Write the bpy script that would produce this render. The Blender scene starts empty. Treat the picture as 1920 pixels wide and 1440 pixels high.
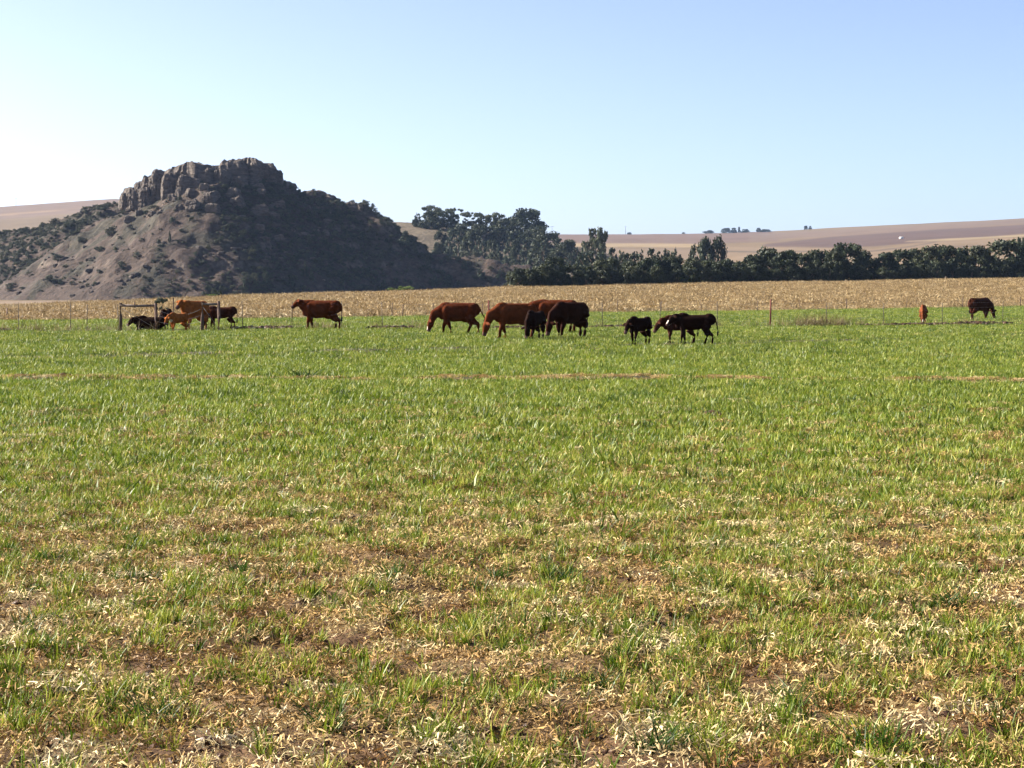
import bpy, bmesh, math, random
import numpy as np
from mathutils import Vector, Matrix, Euler

R = math.radians
SC = bpy.context.scene
COL = SC.collection
rng = np.random.default_rng(11)
random.seed(5)

# ------------------------------------------------------------------ camera
FPX, CX, HY, CAMZ = 3733.0, 960.0, 553.0, 1.6      # focal length and horizon of the 1920x1440 photograph
cam_d = bpy.data.cameras.new('camera')
cam = bpy.data.objects.new('camera', cam_d); COL.objects.link(cam)
cam_d.sensor_width = 36.0
cam_d.lens = FPX / 1920.0 * 36.0
cam_d.shift_y = -(720.0 - HY) / 1920.0
cam_d.clip_start = 0.1; cam_d.clip_end = 40000.0
cam.location = (0, 0, CAMZ); cam.rotation_euler = (R(90), 0, 0)
SC.camera = cam

# ------------------------------------------------------------------ sky, sun, exposure
SUN_EL, SUN_BACK = 29.0, 18.0          # degrees above the horizon; degrees behind the picture plane, on the left
sun_dir = Vector((-math.cos(R(SUN_EL)) * math.cos(R(SUN_BACK)),
                  math.cos(R(SUN_EL)) * math.sin(R(SUN_BACK)), math.sin(R(SUN_EL))))
world = bpy.data.worlds.new('World'); SC.world = world; world.use_nodes = True
wn = world.node_tree.nodes; wl = world.node_tree.links
for n in list(wn): wn.remove(n)
wo = wn.new('ShaderNodeOutputWorld'); wb = wn.new('ShaderNodeBackground'); sky = wn.new('ShaderNodeTexSky')
sky.sky_type = 'NISHITA'; sky.sun_disc = False
sky.sun_elevation = R(SUN_EL)
sky.sun_rotation = math.atan2(sun_dir.x, sun_dir.y)
sky.altitude = 0.0; sky.air_density = 0.38; sky.dust_density = 1.5; sky.ozone_density = 0.6
wb.inputs['Strength'].default_value = 0.08
wl.new(sky.outputs[0], wb.inputs['Color']); wl.new(wb.outputs[0], wo.inputs['Surface'])
sun_d = bpy.data.lights.new('sun', 'SUN'); sun = bpy.data.objects.new('sun', sun_d); COL.objects.link(sun)
sun_d.energy = 5.0; sun_d.angle = R(0.5); sun_d.color = (1.0, 0.93, 0.82)
sun.rotation_euler = (-sun_dir).to_track_quat('-Z', 'Y').to_euler()
SC.view_settings.view_transform = 'Standard'; SC.view_settings.look = 'None'
SC.view_settings.exposure = 1.85; SC.view_settings.gamma = 1.0; SC.view_settings.use_curve_mapping = False
SC.cycles.max_bounces = 5; SC.cycles.diffuse_bounces = 2; SC.cycles.transmission_bounces = 3
SC.cycles.volume_bounces = 0; SC.cycles.transparent_max_bounces = 8
SC.cycles.use_adaptive_sampling = True; SC.cycles.adaptive_threshold = 0.02
SC.cycles.use_denoising = True; SC.cycles.denoiser = 'OPENIMAGEDENOISE'; SC.cycles.denoising_input_passes = 'RGB_ALBEDO_NORMAL'; SC.cycles.denoising_prefilter = 'ACCURATE'

# ------------------------------------------------------------------ helpers
def wx(px, d): return (px - CX) / FPX * d
def wz(py, d): return CAMZ + (HY - py) / FPX * d

def hash2(ix, iy, seed):
    h = (ix.astype(np.int64) * 374761393 + iy.astype(np.int64) * 668265263 + seed * 1442695041) & 0xffffffff
    h = ((h ^ (h >> 13)) * 1274126177) & 0xffffffff
    h = (h ^ (h >> 16)) & 0xffffffff
    return h / 4294967295.0
def vnoise(x, y, seed=0):
    x = np.asarray(x, float); y = np.asarray(y, float)
    ix = np.floor(x).astype(np.int64); iy = np.floor(y).astype(np.int64)
    fx = x - ix; fy = y - iy
    fx = fx * fx * (3 - 2 * fx); fy = fy * fy * (3 - 2 * fy)
    a = hash2(ix, iy, seed); b = hash2(ix + 1, iy, seed); c = hash2(ix, iy + 1, seed); e = hash2(ix + 1, iy + 1, seed)
    return (a * (1 - fx) + b * fx) * (1 - fy) + (c * (1 - fx) + e * fx) * fy
def fbm(x, y, seed=0, octs=4):
    s = 0; a = 0.5; t = 0
    for k in range(octs):
        s = s + a * vnoise(x * 2 ** k, y * 2 ** k, seed + 17 * k); t += a; a *= 0.5
    return s / t
def smooth(a, b, v):
    t = np.clip((v - a) / (b - a), 0, 1)
    return t * t * (3 - 2 * t)

def mesh_np(name, V, quads=None, tris=None, mats=(), smooth_shade=False):
    me = bpy.data.meshes.new(name)
    V = np.asarray(V, np.float32)
    nq = 0 if quads is None else len(quads); nt = 0 if tris is None else len(tris)
    me.vertices.add(len(V)); me.vertices.foreach_set('co', V.ravel())
    loops = []
    if nq: loops.append(np.asarray(quads, np.int32).ravel())
    if nt: loops.append(np.asarray(tris, np.int32).ravel())
    loops = np.concatenate(loops)
    me.loops.add(len(loops)); me.loops.foreach_set('vertex_index', loops)
    starts = np.concatenate([np.arange(nq) * 4, nq * 4 + np.arange(nt) * 3]).astype(np.int32)
    me.polygons.add(nq + nt); me.polygons.foreach_set('loop_start', starts)
    if smooth_shade: me.polygons.foreach_set('use_smooth', np.ones(nq + nt, bool))
    for m in mats: me.materials.append(m)
    me.update(calc_edges=True)
    return me
def set_col(me, cols, name='Col'):
    a = me.color_attributes.new(name, 'FLOAT_COLOR', 'POINT')
    c = np.ones((len(me.vertices), 4), np.float32); c[:, :3] = cols
    a.data.foreach_set('color', c.ravel())
def link(name, me, parent=None, loc=None):
    o = bpy.data.objects.new(name, me); COL.objects.link(o)
    if parent is not None: o.parent = parent
    if loc is not None: o.location = loc
    return o
def tag(o, label=None, cat=None, group=None, kind=None):
    if label: o['label'] = label
    if cat: o['category'] = cat
    if group: o['group'] = group
    if kind: o['kind'] = kind
    return o
def empty(name, loc, rz=0.0):
    o = bpy.data.objects.new(name, None); COL.objects.link(o)
    o.location = loc; o.rotation_euler = (0, 0, rz); o.empty_display_size = 0.3
    return o
def grid_faces(nr, nc):
    i = np.arange(nr - 1)[:, None] * nc + np.arange(nc - 1)[None, :]
    return np.stack([i, i + 1, i + nc + 1, i + nc], -1).reshape(-1, 4)

class MB:
    """collects tubes and boxes, built as one mesh"""
    def __init__(s): s.v = []; s.q = []; s.t = []
    def tube(s, pts, rad, n=8, rad2=None, up=(0, 0, 1), caps=True):
        pts = [Vector(p) for p in pts]; m = len(pts); base = len(s.v)
        for k, p in enumerate(pts):
            t = (pts[min(k + 1, m - 1)] - pts[max(k - 1, 0)]).normalized()
            side = Vector(up).cross(t)
            if side.length < 1e-3: side = Vector((0, 1, 0)).cross(t)
            side.normalize(); u2 = t.cross(side).normalized()
            ra = rad[k]; rb = rad[k] if rad2 is None else rad2[k]
            for j in range(n):
                a = 2 * math.pi * j / n
                s.v.append(p + side * (math.cos(a) * ra) + u2 * (math.sin(a) * rb))
        for k in range(m - 1):
            for j in range(n):
                a = base + k * n + j; b = base + k * n + (j + 1) % n
                s.q.append((a, b, b + n, a + n))
        if caps:
            for k, flip in ((0, True), (m - 1, False)):
                c = len(s.v); s.v.append(pts[k])
                for j in range(n):
                    a = base + k * n + j; b = base + k * n + (j + 1) % n
                    s.t.append((b, a, c) if flip else (a, b, c))
        return s
    def box(s, c, size, rot=None):
        b = len(s.v); c = Vector(c); rot = rot or Matrix.Identity(3)
        for z in (-.5, .5):
            for y in (-.5, .5):
                for x in (-.5, .5):
                    s.v.append(c + rot @ Vector((x * size[0], y * size[1], z * size[2])))
        for f in ((0, 2, 3, 1), (4, 5, 7, 6), (0, 1, 5, 4), (2, 6, 7, 3), (0, 4, 6, 2), (1, 3, 7, 5)):
            s.q.append(tuple(b + k for k in f))
        return s
    def mesh(s, name, mat, sm=False):
        return mesh_np(name, np.array([tuple(v) for v in s.v]), s.q or None, s.t or None, [mat] if mat else [], sm)
    def build(s, name, mat, parent=None, loc=None, sm=False):
        return link(name, s.mesh(name, mat, sm), parent, loc)

# ------------------------------------------------------------------ materials
def new_mat(name):
    m = bpy.data.materials.new(name); m.use_nodes = True
    nt = m.node_tree; p = nt.nodes['Principled BSDF']
    p.inputs['Specular IOR Level'].default_value = 0.15
    p.inputs['Roughness'].default_value = 0.85
    return m, nt, p
def N(nt, typ, **kw):
    n = nt.nodes.new(typ)
    for k, v in kw.items(): setattr(n, k, v)
    return n
def ramp(nt, fac, stops):
    r = N(nt, 'ShaderNodeValToRGB'); e = r.color_ramp.elements
    while len(e) < len(stops): e.new(0.5)
    for k, (p, c) in enumerate(stops): e[k].position = p; e[k].color = (*c, 1)
    nt.links.new(fac, r.inputs[0]); return r.outputs[0]
def noise_tex(nt, scale, detail=4, rough=0.6, vec=None):
    n = N(nt, 'ShaderNodeTexNoise'); n.inputs['Scale'].default_value = scale
    n.inputs['Detail'].default_value = detail; n.inputs['Roughness'].default_value = rough
    if vec is None:
        g = N(nt, 'ShaderNodeNewGeometry'); vec = g.outputs['Position']
    nt.links.new(vec, n.inputs['Vector']); return n.outputs['Fac']
def mixc(nt, fac, a, b, mode='MIX'):
    m = N(nt, 'ShaderNodeMix', data_type='RGBA', blend_type=mode)
    for s, v in ((m.inputs[0], fac), (m.inputs[6], a), (m.inputs[7], b)):
        if isinstance(v, (int, float)): s.default_value = v
        elif isinstance(v, tuple): s.default_value = (*v, 1)
        else: nt.links.new(v, s)
    return m.outputs[2]
def bump(nt, p, h, strength, dist):
    b = N(nt, 'ShaderNodeBump'); b.inputs['Strength'].default_value = strength; b.inputs['Distance'].default_value = dist
    nt.links.new(h, b.inputs['Height']); nt.links.new(b.outputs[0], p.inputs['Normal'])

def mat_attr(name, noise_scale, lo, hi, bump_s=0.0, bump_d=0.1, rough=0.9):
    """vertex colour times a noise between lo and hi"""
    m, nt, p = new_mat(name)
    a = N(nt, 'ShaderNodeAttribute', attribute_name='Col')
    nz = noise_tex(nt, noise_scale, 6, 0.65)
    f = ramp(nt, nz, [(0.3, (lo * ALB,) * 3), (0.7, (hi * ALB,) * 3)])
    nt.links.new(mixc(nt, 1.0, a.outputs['Color'], f, 'MULTIPLY'), p.inputs['Base Color'])
    p.inputs['Roughness'].default_value = rough
    if bump_s: bump(nt, p, nz, bump_s, bump_d)
    return m
M = {}
ALB = 0.49            # keeps sunlit soil, straw and crop at their real reflectance for this exposure
M['soil'] = mat_attr('soil', 9.0, 0.55, 1.35, 0.7, 0.03)
M['maize_ground'] = mat_attr('maize_ground', 1.2, 0.7, 1.3, 0.5, 0.1)
M['far_field'] = mat_attr('far_field', 0.02, 0.85, 1.15)
M['hill'] = mat_attr('hill', 0.45, 0.4, 1.6, 1.0, 1.2)

def mat_blade(name, stops, trans, spec=0.1):
    m, nt, p = new_mat(name)
    oi = N(nt, 'ShaderNodeObjectInfo')
    a = N(nt, 'ShaderNodeAttribute', attribute_name='Col')
    c = ramp(nt, oi.outputs['Random'], [(q, tuple(v * ALB for v in col)) for q, col in stops])
    c = mixc(nt, 1.0, c, a.outputs['Color'], 'MULTIPLY')
    nt.links.new(c, p.inputs['Base Color']); p.inputs['Roughness'].default_value = 0.5
    p.inputs['Specular IOR Level'].default_value = spec
    if trans:
        t = N(nt, 'ShaderNodeBsdfTranslucent'); nt.links.new(c, t.inputs['Color'])
        mx = N(nt, 'ShaderNodeMixShader'); mx.inputs[0].default_value = trans
        nt.links.new(p.outputs[0], mx.inputs[1]); nt.links.new(t.outputs[0], mx.inputs[2])
        nt.links.new(mx.outputs[0], nt.nodes['Material Output'].inputs['Surface'])
    return m
M['crop'] = mat_blade('crop', [(0.0, (.07, .145, .008)), (.3, (.18, .295, .016)), (.65, (.345, .445, .034)), (.9, (.53, .59, .07)), (1.0, (.72, .69, .18))], 0.28, 0.28)
M['weed'] = mat_blade('weed', [(0.0, (.05, .12, .012)), (1.0, (.09, .19, .02))], 0.35, 0.2)
M['litter'] = mat_blade('litter', [(0.0, (.42, .22, .075)), (.35, (.82, .53, .20)), (.75, (1.12, .81, .36)), (1.0, (1.30, 1.06, .60))], 0.1)
M['maize'] = mat_blade('maize', [(0.0, (.34, .225, .10)), (.4, (.62, .44, .205)), (.8, (.84, .63, .32)), (1.0, (1.0, .81, .46))], 0.15)
M['dry_grass'] = mat_blade('dry_grass', [(0.0, (.34, .26, .12)), (1.0, (.55, .44, .22))], 0.2)
M['clod'] = mat_blade('clod', [(0.0, (.05, .03, .02)), (1.0, (.16, .085, .05))], 0)

def mat_leaf(name, c0, c1, trans=0.2):
    m, nt, p = new_mat(name)
    oi = N(nt, 'ShaderNodeObjectInfo')
    a = N(nt, 'ShaderNodeAttribute', attribute_name='Col')
    c = mixc(nt, oi.outputs['Random'], c0, c1)
    c = mixc(nt, 1.0, c, a.outputs['Color'], 'MULTIPLY')
    nt.links.new(c, p.inputs['Base Color']); p.inputs['Roughness'].default_value = 0.6
    t = N(nt, 'ShaderNodeBsdfTranslucent'); nt.links.new(c, t.inputs['Color'])
    mx = N(nt, 'ShaderNodeMixShader'); mx.inputs[0].default_value = trans
    nt.links.new(p.outputs[0], mx.inputs[1]); nt.links.new(t.outputs[0], mx.inputs[2])
    nt.links.new(mx.outputs[0], nt.nodes['Material Output'].inputs['Surface'])
    return m
M['leaf_dark'] = mat_leaf('leaf_dark', (.024, .034, .018), (.048, .056, .028))
M['leaf_gum'] = mat_leaf('leaf_gum', (.05, .06, .035), (.075, .085, .045))
M['leaf_conifer'] = mat_leaf('leaf_conifer', (.028, .042, .024), (.045, .058, .03), 0.1)
M['leaf_scrub'] = mat_leaf('leaf_scrub', (.03, .04, .022), (.07, .07, .035), 0.1)
M['leaf_bright'] = mat_leaf('leaf_bright', (.09, .13, .03), (.12, .15, .035), 0.3)

def mat_plain(name, c, var=0.3, scale=6.0, rough=0.8, b=0.3):
    m, nt, p = new_mat(name)
    nz = noise_tex(nt, scale, 5, 0.6, N(nt, 'ShaderNodeTexCoord').outputs['Object'])
    nt.links.new(ramp(nt, nz, [(0.25, tuple(v * (1 - var) for v in c)), (0.75, tuple(v * (1 + var) for v in c))]), p.inputs['Base Color'])
    p.inputs['Roughness'].default_value = rough
    bump(nt, p, nz, b, 0.02)
    return m
M['bark'] = mat_plain('bark', (.12, .085, .06))
M['bark_pale'] = mat_plain('bark_pale', (.38, .32, .26))
M['post_wood'] = mat_plain('post_wood', (.10, .065, .05), 0.35, 14)
M['rail_wood'] = mat_plain('rail_wood', (.16, .12, .10), 0.35, 14)
M['rust'] = mat_plain('rust', (.13, .035, .03), 0.3, 20)
M['steel'] = mat_plain('steel', (.07, .055, .045), 0.3, 20, 0.6)
M['wire'] = mat_plain('wire', (.22, .20, .18), 0.2, 20, 0.5)
M['white_paint'] = mat_plain('white_paint', (.75, .74, .70), 0.08, 3)
M['roof_grey'] = mat_plain('roof_grey', (.30, .30, .30), 0.15, 3)
M['dark_glass'] = mat_plain('dark_glass', (.03, .03, .035), 0.1, 3, 0.3)
def mat_rock():
    m, nt, p = new_mat('sandstone')
    g = N(nt, 'ShaderNodeNewGeometry')
    mp = N(nt, 'ShaderNodeMapping'); mp.inputs['Scale'].default_value = (1, 1, 3.5)
    nt.links.new(g.outputs['Position'], mp.inputs['Vector'])
    nz = noise_tex(nt, 0.22, 8, 0.7, mp.outputs[0])
    c = ramp(nt, nz, [(0.3, (.045, .037, .033)), (0.48, (.092, .074, .062)), (0.62, (.14, .113, .092)), (0.78, (.215, .18, .15))])
    nt.links.new(c, p.inputs['Base Color']); bump(nt, p, nz, 1.0, 1.2)
    return m
M['rock'] = mat_rock()
def mat_coat(name):
    m, nt, p = new_mat(name)
    a = N(nt, 'ShaderNodeAttribute', attribute_name='Col')
    nz = noise_tex(nt, 7.0, 4, 0.6, N(nt, 'ShaderNodeTexCoord').outputs['Object'])
    f = ramp(nt, nz, [(0.3, (.6,) * 3), (0.7, (1.25,) * 3)])
    nt.links.new(mixc(nt, 1.0, a.outputs['Color'], f, 'MULTIPLY'), p.inputs['Base Color'])
    p.inputs['Roughness'].default_value = 0.9; p.inputs['Specular IOR Level'].default_value = 0.03
    return m
M['coat'] = mat_coat('coat')
M['eye'] = mat_plain('eye', (.01, .008, .006), 0.1, 3, 0.2)

# ------------------------------------------------------------------ the ground sheet
KP = np.array([-1200, -400, 0, 215, 480, 700, 960, 1200, 1440, 1680, 1920, 2320, 3100], float)      # bearings, as photo columns
PYB = np.interp(KP, [-400, 0, 300, 600, 960, 1440, 1920, 2320], [606, 602, 600, 597, 590, 582, 576, 570])   # near edge of the dry field
DB = np.interp(KP, [-400, 0, 480, 960, 1440, 1920, 2320], [135, 142, 160, 180, 205, 235, 255])
PYE = np.interp(KP, [-400, 0, 225, 400, 700, 960, 1440, 1920, 2320], [580, 575, 566, 558, 548, 538, 531, 524, 518])
DE = np.interp(KP, [-400, 0, 480, 960, 1440, 1920, 2320], [285, 300, 340, 380, 405, 430, 450])
PYM = np.interp(KP, [-400, 700, 960, 1200, 1440, 1680, 1920, 2320], [545, 530, 512, 497, 487, 478, 468, 460])
PYR = np.interp(KP, [-1200, -400, 0, 100, 215, 480, 700, 960, 1030, 1200, 1420, 1500, 1600, 1700, 1920, 2320, 3100],
                [420, 402, 388, 380, 373, 392, 425, 438, 436, 438.5, 437, 432, 427.5, 421, 410, 398, 400])
def knots(px):
    f = lambda a: np.interp(px, KP, a)
    db, de = f(DB), f(DE)
    zb, ze = wz(f(PYB), db), wz(f(PYE), de)
    D = [-600, 95, db, de, de + 45, 750, 1500, 3500, 4600, 12000]
    Z = [0, 0, zb, ze, ze - 0.6, min(wz(558, 750), ze - 1.5), wz(f(PYM), 1500), wz(f(PYR), 3500), wz(f(PYR), 3500) - 70, -40]
    return D, Z
def rut_bare(X, Y):
    """bare vehicle tracks"""
    d1 = np.abs(Y - (37.2 - 0.05 * X) - .5 * (vnoise(X * .4, Y * 0, 3) - .5))
    l2 = 60.0 + 0.75 * X + 0.012 * X * np.abs(X) + 0.8 * (vnoise(X * .2, Y * 0, 4) - .5)
    d2 = np.abs(Y - l2)
    b1 = (1 - smooth(.6, 1.4, d1)) * smooth(.25, .5, vnoise(X * .9, Y * 0 + 7, 5) + .22)
    b2 = (1 - smooth(1.2, 2.6, d2)) * smooth(.3, .6, vnoise(X * .45, Y * 0 + 2, 6) + .15)
    return np.clip(b1, 0, 1), np.clip(b2, 0, 1)
def rut_depth(X, Y):
    d1 = np.abs(Y - (37.2 - 0.05 * X) - 0.25 * (vnoise(X * .5, Y * 0, 3) - .5))
    l2 = 60.0 + 0.75 * X + 0.012 * X * np.abs(X) + 0.8 * (vnoise(X * .2, Y * 0, 4) - .5)
    d2 = np.abs(Y - l2) / 1.25
    r1 = np.exp(-(d1 / 0.30) ** 2) * smooth(.15, .45, vnoise(X * .7, Y * 0 + 7, 5) + .15)
    r2 = np.exp(-(d2 / 0.35) ** 2) * smooth(.2, .6, vnoise(X * .35, Y * 0 + 2, 6) + .2)
    rim = np.exp(-((d1 - .6) / 0.25) ** 2) * .4 + np.exp(-((d2 - .75) / 0.3) ** 2) * .4
    return r1, r2, rim
def fence_y(X): return 94.3 + 0.40 * X
def fence_bank(X, Y):
    d = Y - fence_y(X)
    return np.exp(-(d / 0.55) ** 2)
def ground_relief(X, Y):
    near = 1 - smooth(20, 70, Y)
    micro = (fbm(X * 5.5, Y * 5.5, 1, 3) - .5) * .085 * near + (fbm(X * 1.3, Y * 1.3, 2, 3) - .5) * .075 * (1 - smooth(60, 110, Y))
    broad = (fbm(X * .12, Y * .12, 8, 3) - .5) * .16 * smooth(20, 45, Y)
    r1, r2, rim = rut_depth(X, Y)
    bank1 = np.exp(-((Y - (37.2 - 0.05 * X)) / .55) ** 2) * smooth(.3, .55, vnoise(X * .9, Y * 0 + 7, 5) + .15) * (.6 + .8 * vnoise(X * 2.3, Y * 2, 48))
    l2 = 60.0 + 0.75 * X + 0.012 * X * np.abs(X) + 0.8 * (vnoise(X * .2, Y * 0, 4) - .5)
    bank2 = np.exp(-((Y - l2) / .6) ** 2) * smooth(.35, .6, vnoise(X * .45, Y * 0 + 2, 6) + .1) * (.5 + .9 * vnoise(X * 1.7, Y * 2, 49))
    z = .05 * bank1 + .04 * bank2 + micro + broad * (1 - smooth(120, 200, Y))
    fb = fence_bank(X, Y)
    z = z + fb * (.10 * vnoise(X * .6, Y * .6, 9) - .02)
    far = smooth(140, 260, Y)
    z = z + far * (fbm(X * .02, Y * .02, 21, 3) - .5) * .8 * (1 - smooth(450, 700, Y))
    z = z + smooth(800, 1500, Y) * (fbm(X * .004, Y * .004, 22, 4) - .5) * 6
    return z
def ground_z(X, Y):
    X = np.atleast_1d(np.asarray(X, float)); Y = np.atleast_1d(np.asarray(Y, float))
    px = np.clip(X / np.maximum(Y, 5.0) * FPX + CX, -1200, 3100)
    pq = np.round(px / 4) * 4
    out = np.zeros_like(X)
    flat = Y < 95
    for u in np.unique(pq[~flat]):
        s = (~flat) & (pq == u)
        D, Z = knots(u); out[s] = np.interp(Y[s], D, Z)
    return out + ground_relief(X, Y)

cols_in = np.linspace(-0.345, 0.345, 271)
cols = np.concatenate([[-2.2, -1.4, -.9, -.65, -.5, -.42, -.38], cols_in, [.38, .42, .5, .65, .9, 1.4, 2.2]])
rows = [-600, -200, -60, -20, -6, 0, 2, 3.5, 4.5, 5.2]
d = 5.6
while d < 16: rows.append(d); d *= 1.004
while d < 112: rows.append(d); d *= 1.0038
while d < 450: rows.append(d); d *= 1.009
while d < 5200: rows.append(d); d *= 1.016
rows = np.array(rows)
YY = np.repeat(rows[:, None], len(cols), 1)
XX = cols[None, :] * np.maximum(np.abs(rows), 5.0)[:, None]
ZZ = np.zeros_like(YY)
for j, u in enumerate(cols):
    D, Z = knots(np.clip(u * FPX + CX, -1200, 3100))
    ZZ[:, j] = np.interp(rows, D, Z)
ZZ = ZZ + ground_relief(XX, YY)
PXX = XX / np.maximum(YY, 5) * FPX + CX; PYY = HY - (ZZ - CAMZ) * FPX / np.maximum(YY, 5)
dbg = np.interp(PXX, KP, DB); deg = np.interp(PXX, KP, DE)
# base colours that belong to the ground itself
C = np.zeros(YY.shape + (3,))
soil = np.array([.20, .112, .056]); straw = np.array([.50, .33, .165]); sward = np.array([.070, .075, .022])
k = .7 * smooth(.4, .75, fbm(XX * 2.2, YY * 2.2, 31, 4))[..., None]
near_c = soil * (1 - k) + straw * k
g = smooth(9, 22, YY)[..., None] * .75
g = np.maximum(g, smooth(30, 60, YY)[..., None])
C[:] = near_c * (1 - g) + sward * g
r1, r2 = rut_bare(XX, YY)
rr = np.maximum(r1, r2 * .8)[..., None]
C = C * (1 - rr) + np.array([.115, .092, .040]) * rr
fb = (fence_bank(XX, YY) * smooth(.45, .62, fbm(XX * .35, YY * .35, 33, 3)))[..., None]
C = C * (1 - fb) + np.array([.09, .055, .035]) * fb
strip = smooth(0, 3, YY - fence_y(XX))[..., None]
gs = np.array([.150, .180, .055]) * (.8 + .4 * fbm(XX * .15, YY * .15, 34, 3)[..., None])
leftdry = (1 - smooth(100, 700, PXX))[..., None] * .5
C = C * (1 - strip) + (gs * (1 - leftdry) + np.array([.27, .23, .11]) * leftdry) * strip
mz = smooth(-1.5, 1.5, YY - dbg - 5 * (fbm(XX * .08, YY * .08, 35, 3) - .5))[..., None]
mcol = np.array([.56, .40, .195]) * (.75 + .5 * fbm(XX * .25, YY * .25, 36, 4)[..., None])
C = C * (1 - mz) + mcol * mz
fz = smooth(0, 6, YY - deg)[..., None]
fcol = np.array([.30, .215, .135]) * (.8 + .4 * fbm(XX * .004, YY * .004, 37, 4)[..., None])
C = C * (1 - fz) + fcol * fz
def band(poly_top, poly_bot, colr, soft=1.2):
    """a field between two lines of photo columns/rows, laid on the slope it belongs to"""
    global C
    t = np.interp(PXX, [p[0] for p in poly_top], [p[1] for p in poly_top], left=1e4, right=1e4)
    b = np.interp(PXX, [p[0] for p in poly_bot], [p[1] for p in poly_bot], left=-1e4, right=-1e4)
    m = smooth(-soft, soft, PYY - t) * (1 - smooth(-soft, soft, PYY - b)) * (YY > 800)
    C = C * (1 - m[..., None]) + np.array(colr) * m[..., None]
band([(1000, 430), (1440, 432), (1460, 440)], [(1000, 456), (1250, 459), (1460, 452)], (.27, .175, .14))
band([(1000, 455), (1300, 457), (1330, 460)], [(1000, 462), (1300, 464), (1330, 462)], (.50, .38, .24))
band([(1000, 465), (1340, 468)], [(1000, 530), (1340, 530)], (.34, .25, .18))
band([(1430, 458), (1560, 444), (1700, 434), (1920, 421), (2500, 395)], [(1430, 462), (1560, 464), (1640, 462), (1760, 452), (1920, 438), (2500, 420)], (.185, .115, .10))
band([(1400, 440), (1560, 432), (1920, 411), (2500, 385)], [(1400, 452), (1560, 443), (1920, 419), (2500, 393)], (.30, .21, .165))
band([(1340, 463), (1640, 466), (1780, 452), (2500, 420)], [(1340, 500), (1640, 500), (1780, 500), (2500, 500)], (.38, .275, .19))
band([(1350, 470), (1440, 471), (1530, 470)], [(1350, 473), (1440, 473.5), (1530, 472)], (.20, .15, .11), .6)
band([(1480, 488), (1700, 462), (1760, 452)], [(1480, 491), (1700, 464.5), (1760, 454)], (.22, .16, .12), .7)
band([(1700, 452), (1920, 440), (2500, 420)], [(1700, 454), (1920, 443), (2500, 424)], (.52, .41, .27), .7)
band([(1780, 462), (1920, 456), (2500, 440)], [(1780, 464), (1920, 459), (2500, 444)], (.24, .17, .13), .7)
band([(-400, 400), (0, 386), (230, 372), (600, 390)], [(-400, 425), (0, 412), (230, 392), (600, 410)], (.30, .21, .175))
band([(-400, 412), (0, 402), (60, 396), (150, 390)], [(-400, 416), (0, 406), (60, 400), (150, 391)], (.44, .31, .23), .7)
C = np.where((YY > 800)[..., None], C * .72 * np.array([1.06, 1.0, .82]), C)
C *= (.9 + .2 * fbm(XX * .01, YY * .01, 38, 3))[..., None]
gm = mesh_np('ground', np.stack([XX, YY, ZZ], -1).reshape(-1, 3), grid_faces(*YY.shape), None,
             [M['soil'], M['maize_ground'], M['far_field']], True)
set_col(gm, C.reshape(-1, 3))
fy = (YY[:-1, :-1]); mi = np.where(fy > deg[:-1, :-1], 2, np.where(fy > dbg[:-1, :-1], 1, 0)).astype(np.int32).ravel()
gm.polygons.foreach_set('material_index', mi)
tag(link('ground', gm), kind='structure')

# ------------------------------------------------------------------ hills
def cone_hill(samples, X, Y, f):
    best = np.full(X.shape, -1e9)
    for (x, y, z) in samples:
        best = np.maximum(best, z - f(np.hypot(X - x, Y - y)))
    return best
def poly_samples(pts, step):
    """pts: (px, py, distance) -> points every `step` metres along the crest"""
    w = [Vector((wx(a, c), c, wz(b, c))) for a, b, c in pts]
    out = []
    for a, b in zip(w[:-1], w[1:]):
        n = max(1, int((b - a).length / step))
        out += [tuple(a.lerp(b, k / n)) for k in range(n)]
    return out + [tuple(w[-1])]
def talus(t): return np.where(t < 85, .70 * t, 59.5 + .34 * (t - 85))
main = poly_samples([(245, 380, 900), (300, 364, 884), (390, 355, 862), (450, 353, 880), (520, 347, 902), (560, 360, 910), (600, 366, 914),
                     (640, 387, 914), (672, 390, 912), (690, 412, 910), (720, 432, 910), (800, 465, 908), (850, 480, 905), (930, 492, 900), (990, 505, 896)], 3.0)
back = poly_samples([(-500, 462, 1030), (-250, 444, 1020), (0, 429, 1000), (60, 424, 996), (110, 416, 992), (150, 401, 985), (228, 374, 972), (300, 372, 965)], 4.0)
hx = np.arange(-430, 45, 1.25); hy = np.arange(735, 1075, 1.25)
HX, HYY = np.meshgrid(hx, hy)
def koppie_z(X, Y):
    wxn = (fbm(X * .03, Y * .03, 51, 3) - .5) * 12
    a = cone_hill(main, X + wxn, Y + (fbm(X * .03, Y * .03, 52, 3) - .5) * 14, talus) + 2.0
    b = cone_hill(back, X + wxn, Y, lambda t: np.where(t < 60, .50 * t, 30 + .33 * (t - 60)))
    z = np.maximum(a, b)
    up = smooth(-3, 12, z)
    z = z + up * ((fbm(X * .06, Y * .06, 53, 5) - .5) * 5.5 + (fbm(X * .22, Y * .22, 54, 4) - .5) * 3.2)
    led = z / 9.0 + .5 * fbm(X * .02, Y * .02, 55, 2)
    fr = led - np.floor(led)
    z = z + up * (smooth(.75, .97, fr) - fr) * 1.8 * smooth(.4, .6, fbm(X * .03, Y * .03, 56, 2))
    return np.maximum(z, -14)
KZ = koppie_z(HX, HYY)
gy, gx = np.gradient(KZ, 1.25)
steep = np.hypot(gx, gy)
kn = fbm(HX * .05, HYY * .05, 57, 4)[..., None]
kc = np.array([.074, .047, .038]) * (1 - kn) + np.array([.114, .080, .058]) * kn
rk = smooth(.95, 1.5, steep)[..., None]
kc = kc * (1 - rk) + np.array([.20, .155, .12]) * rk
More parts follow.
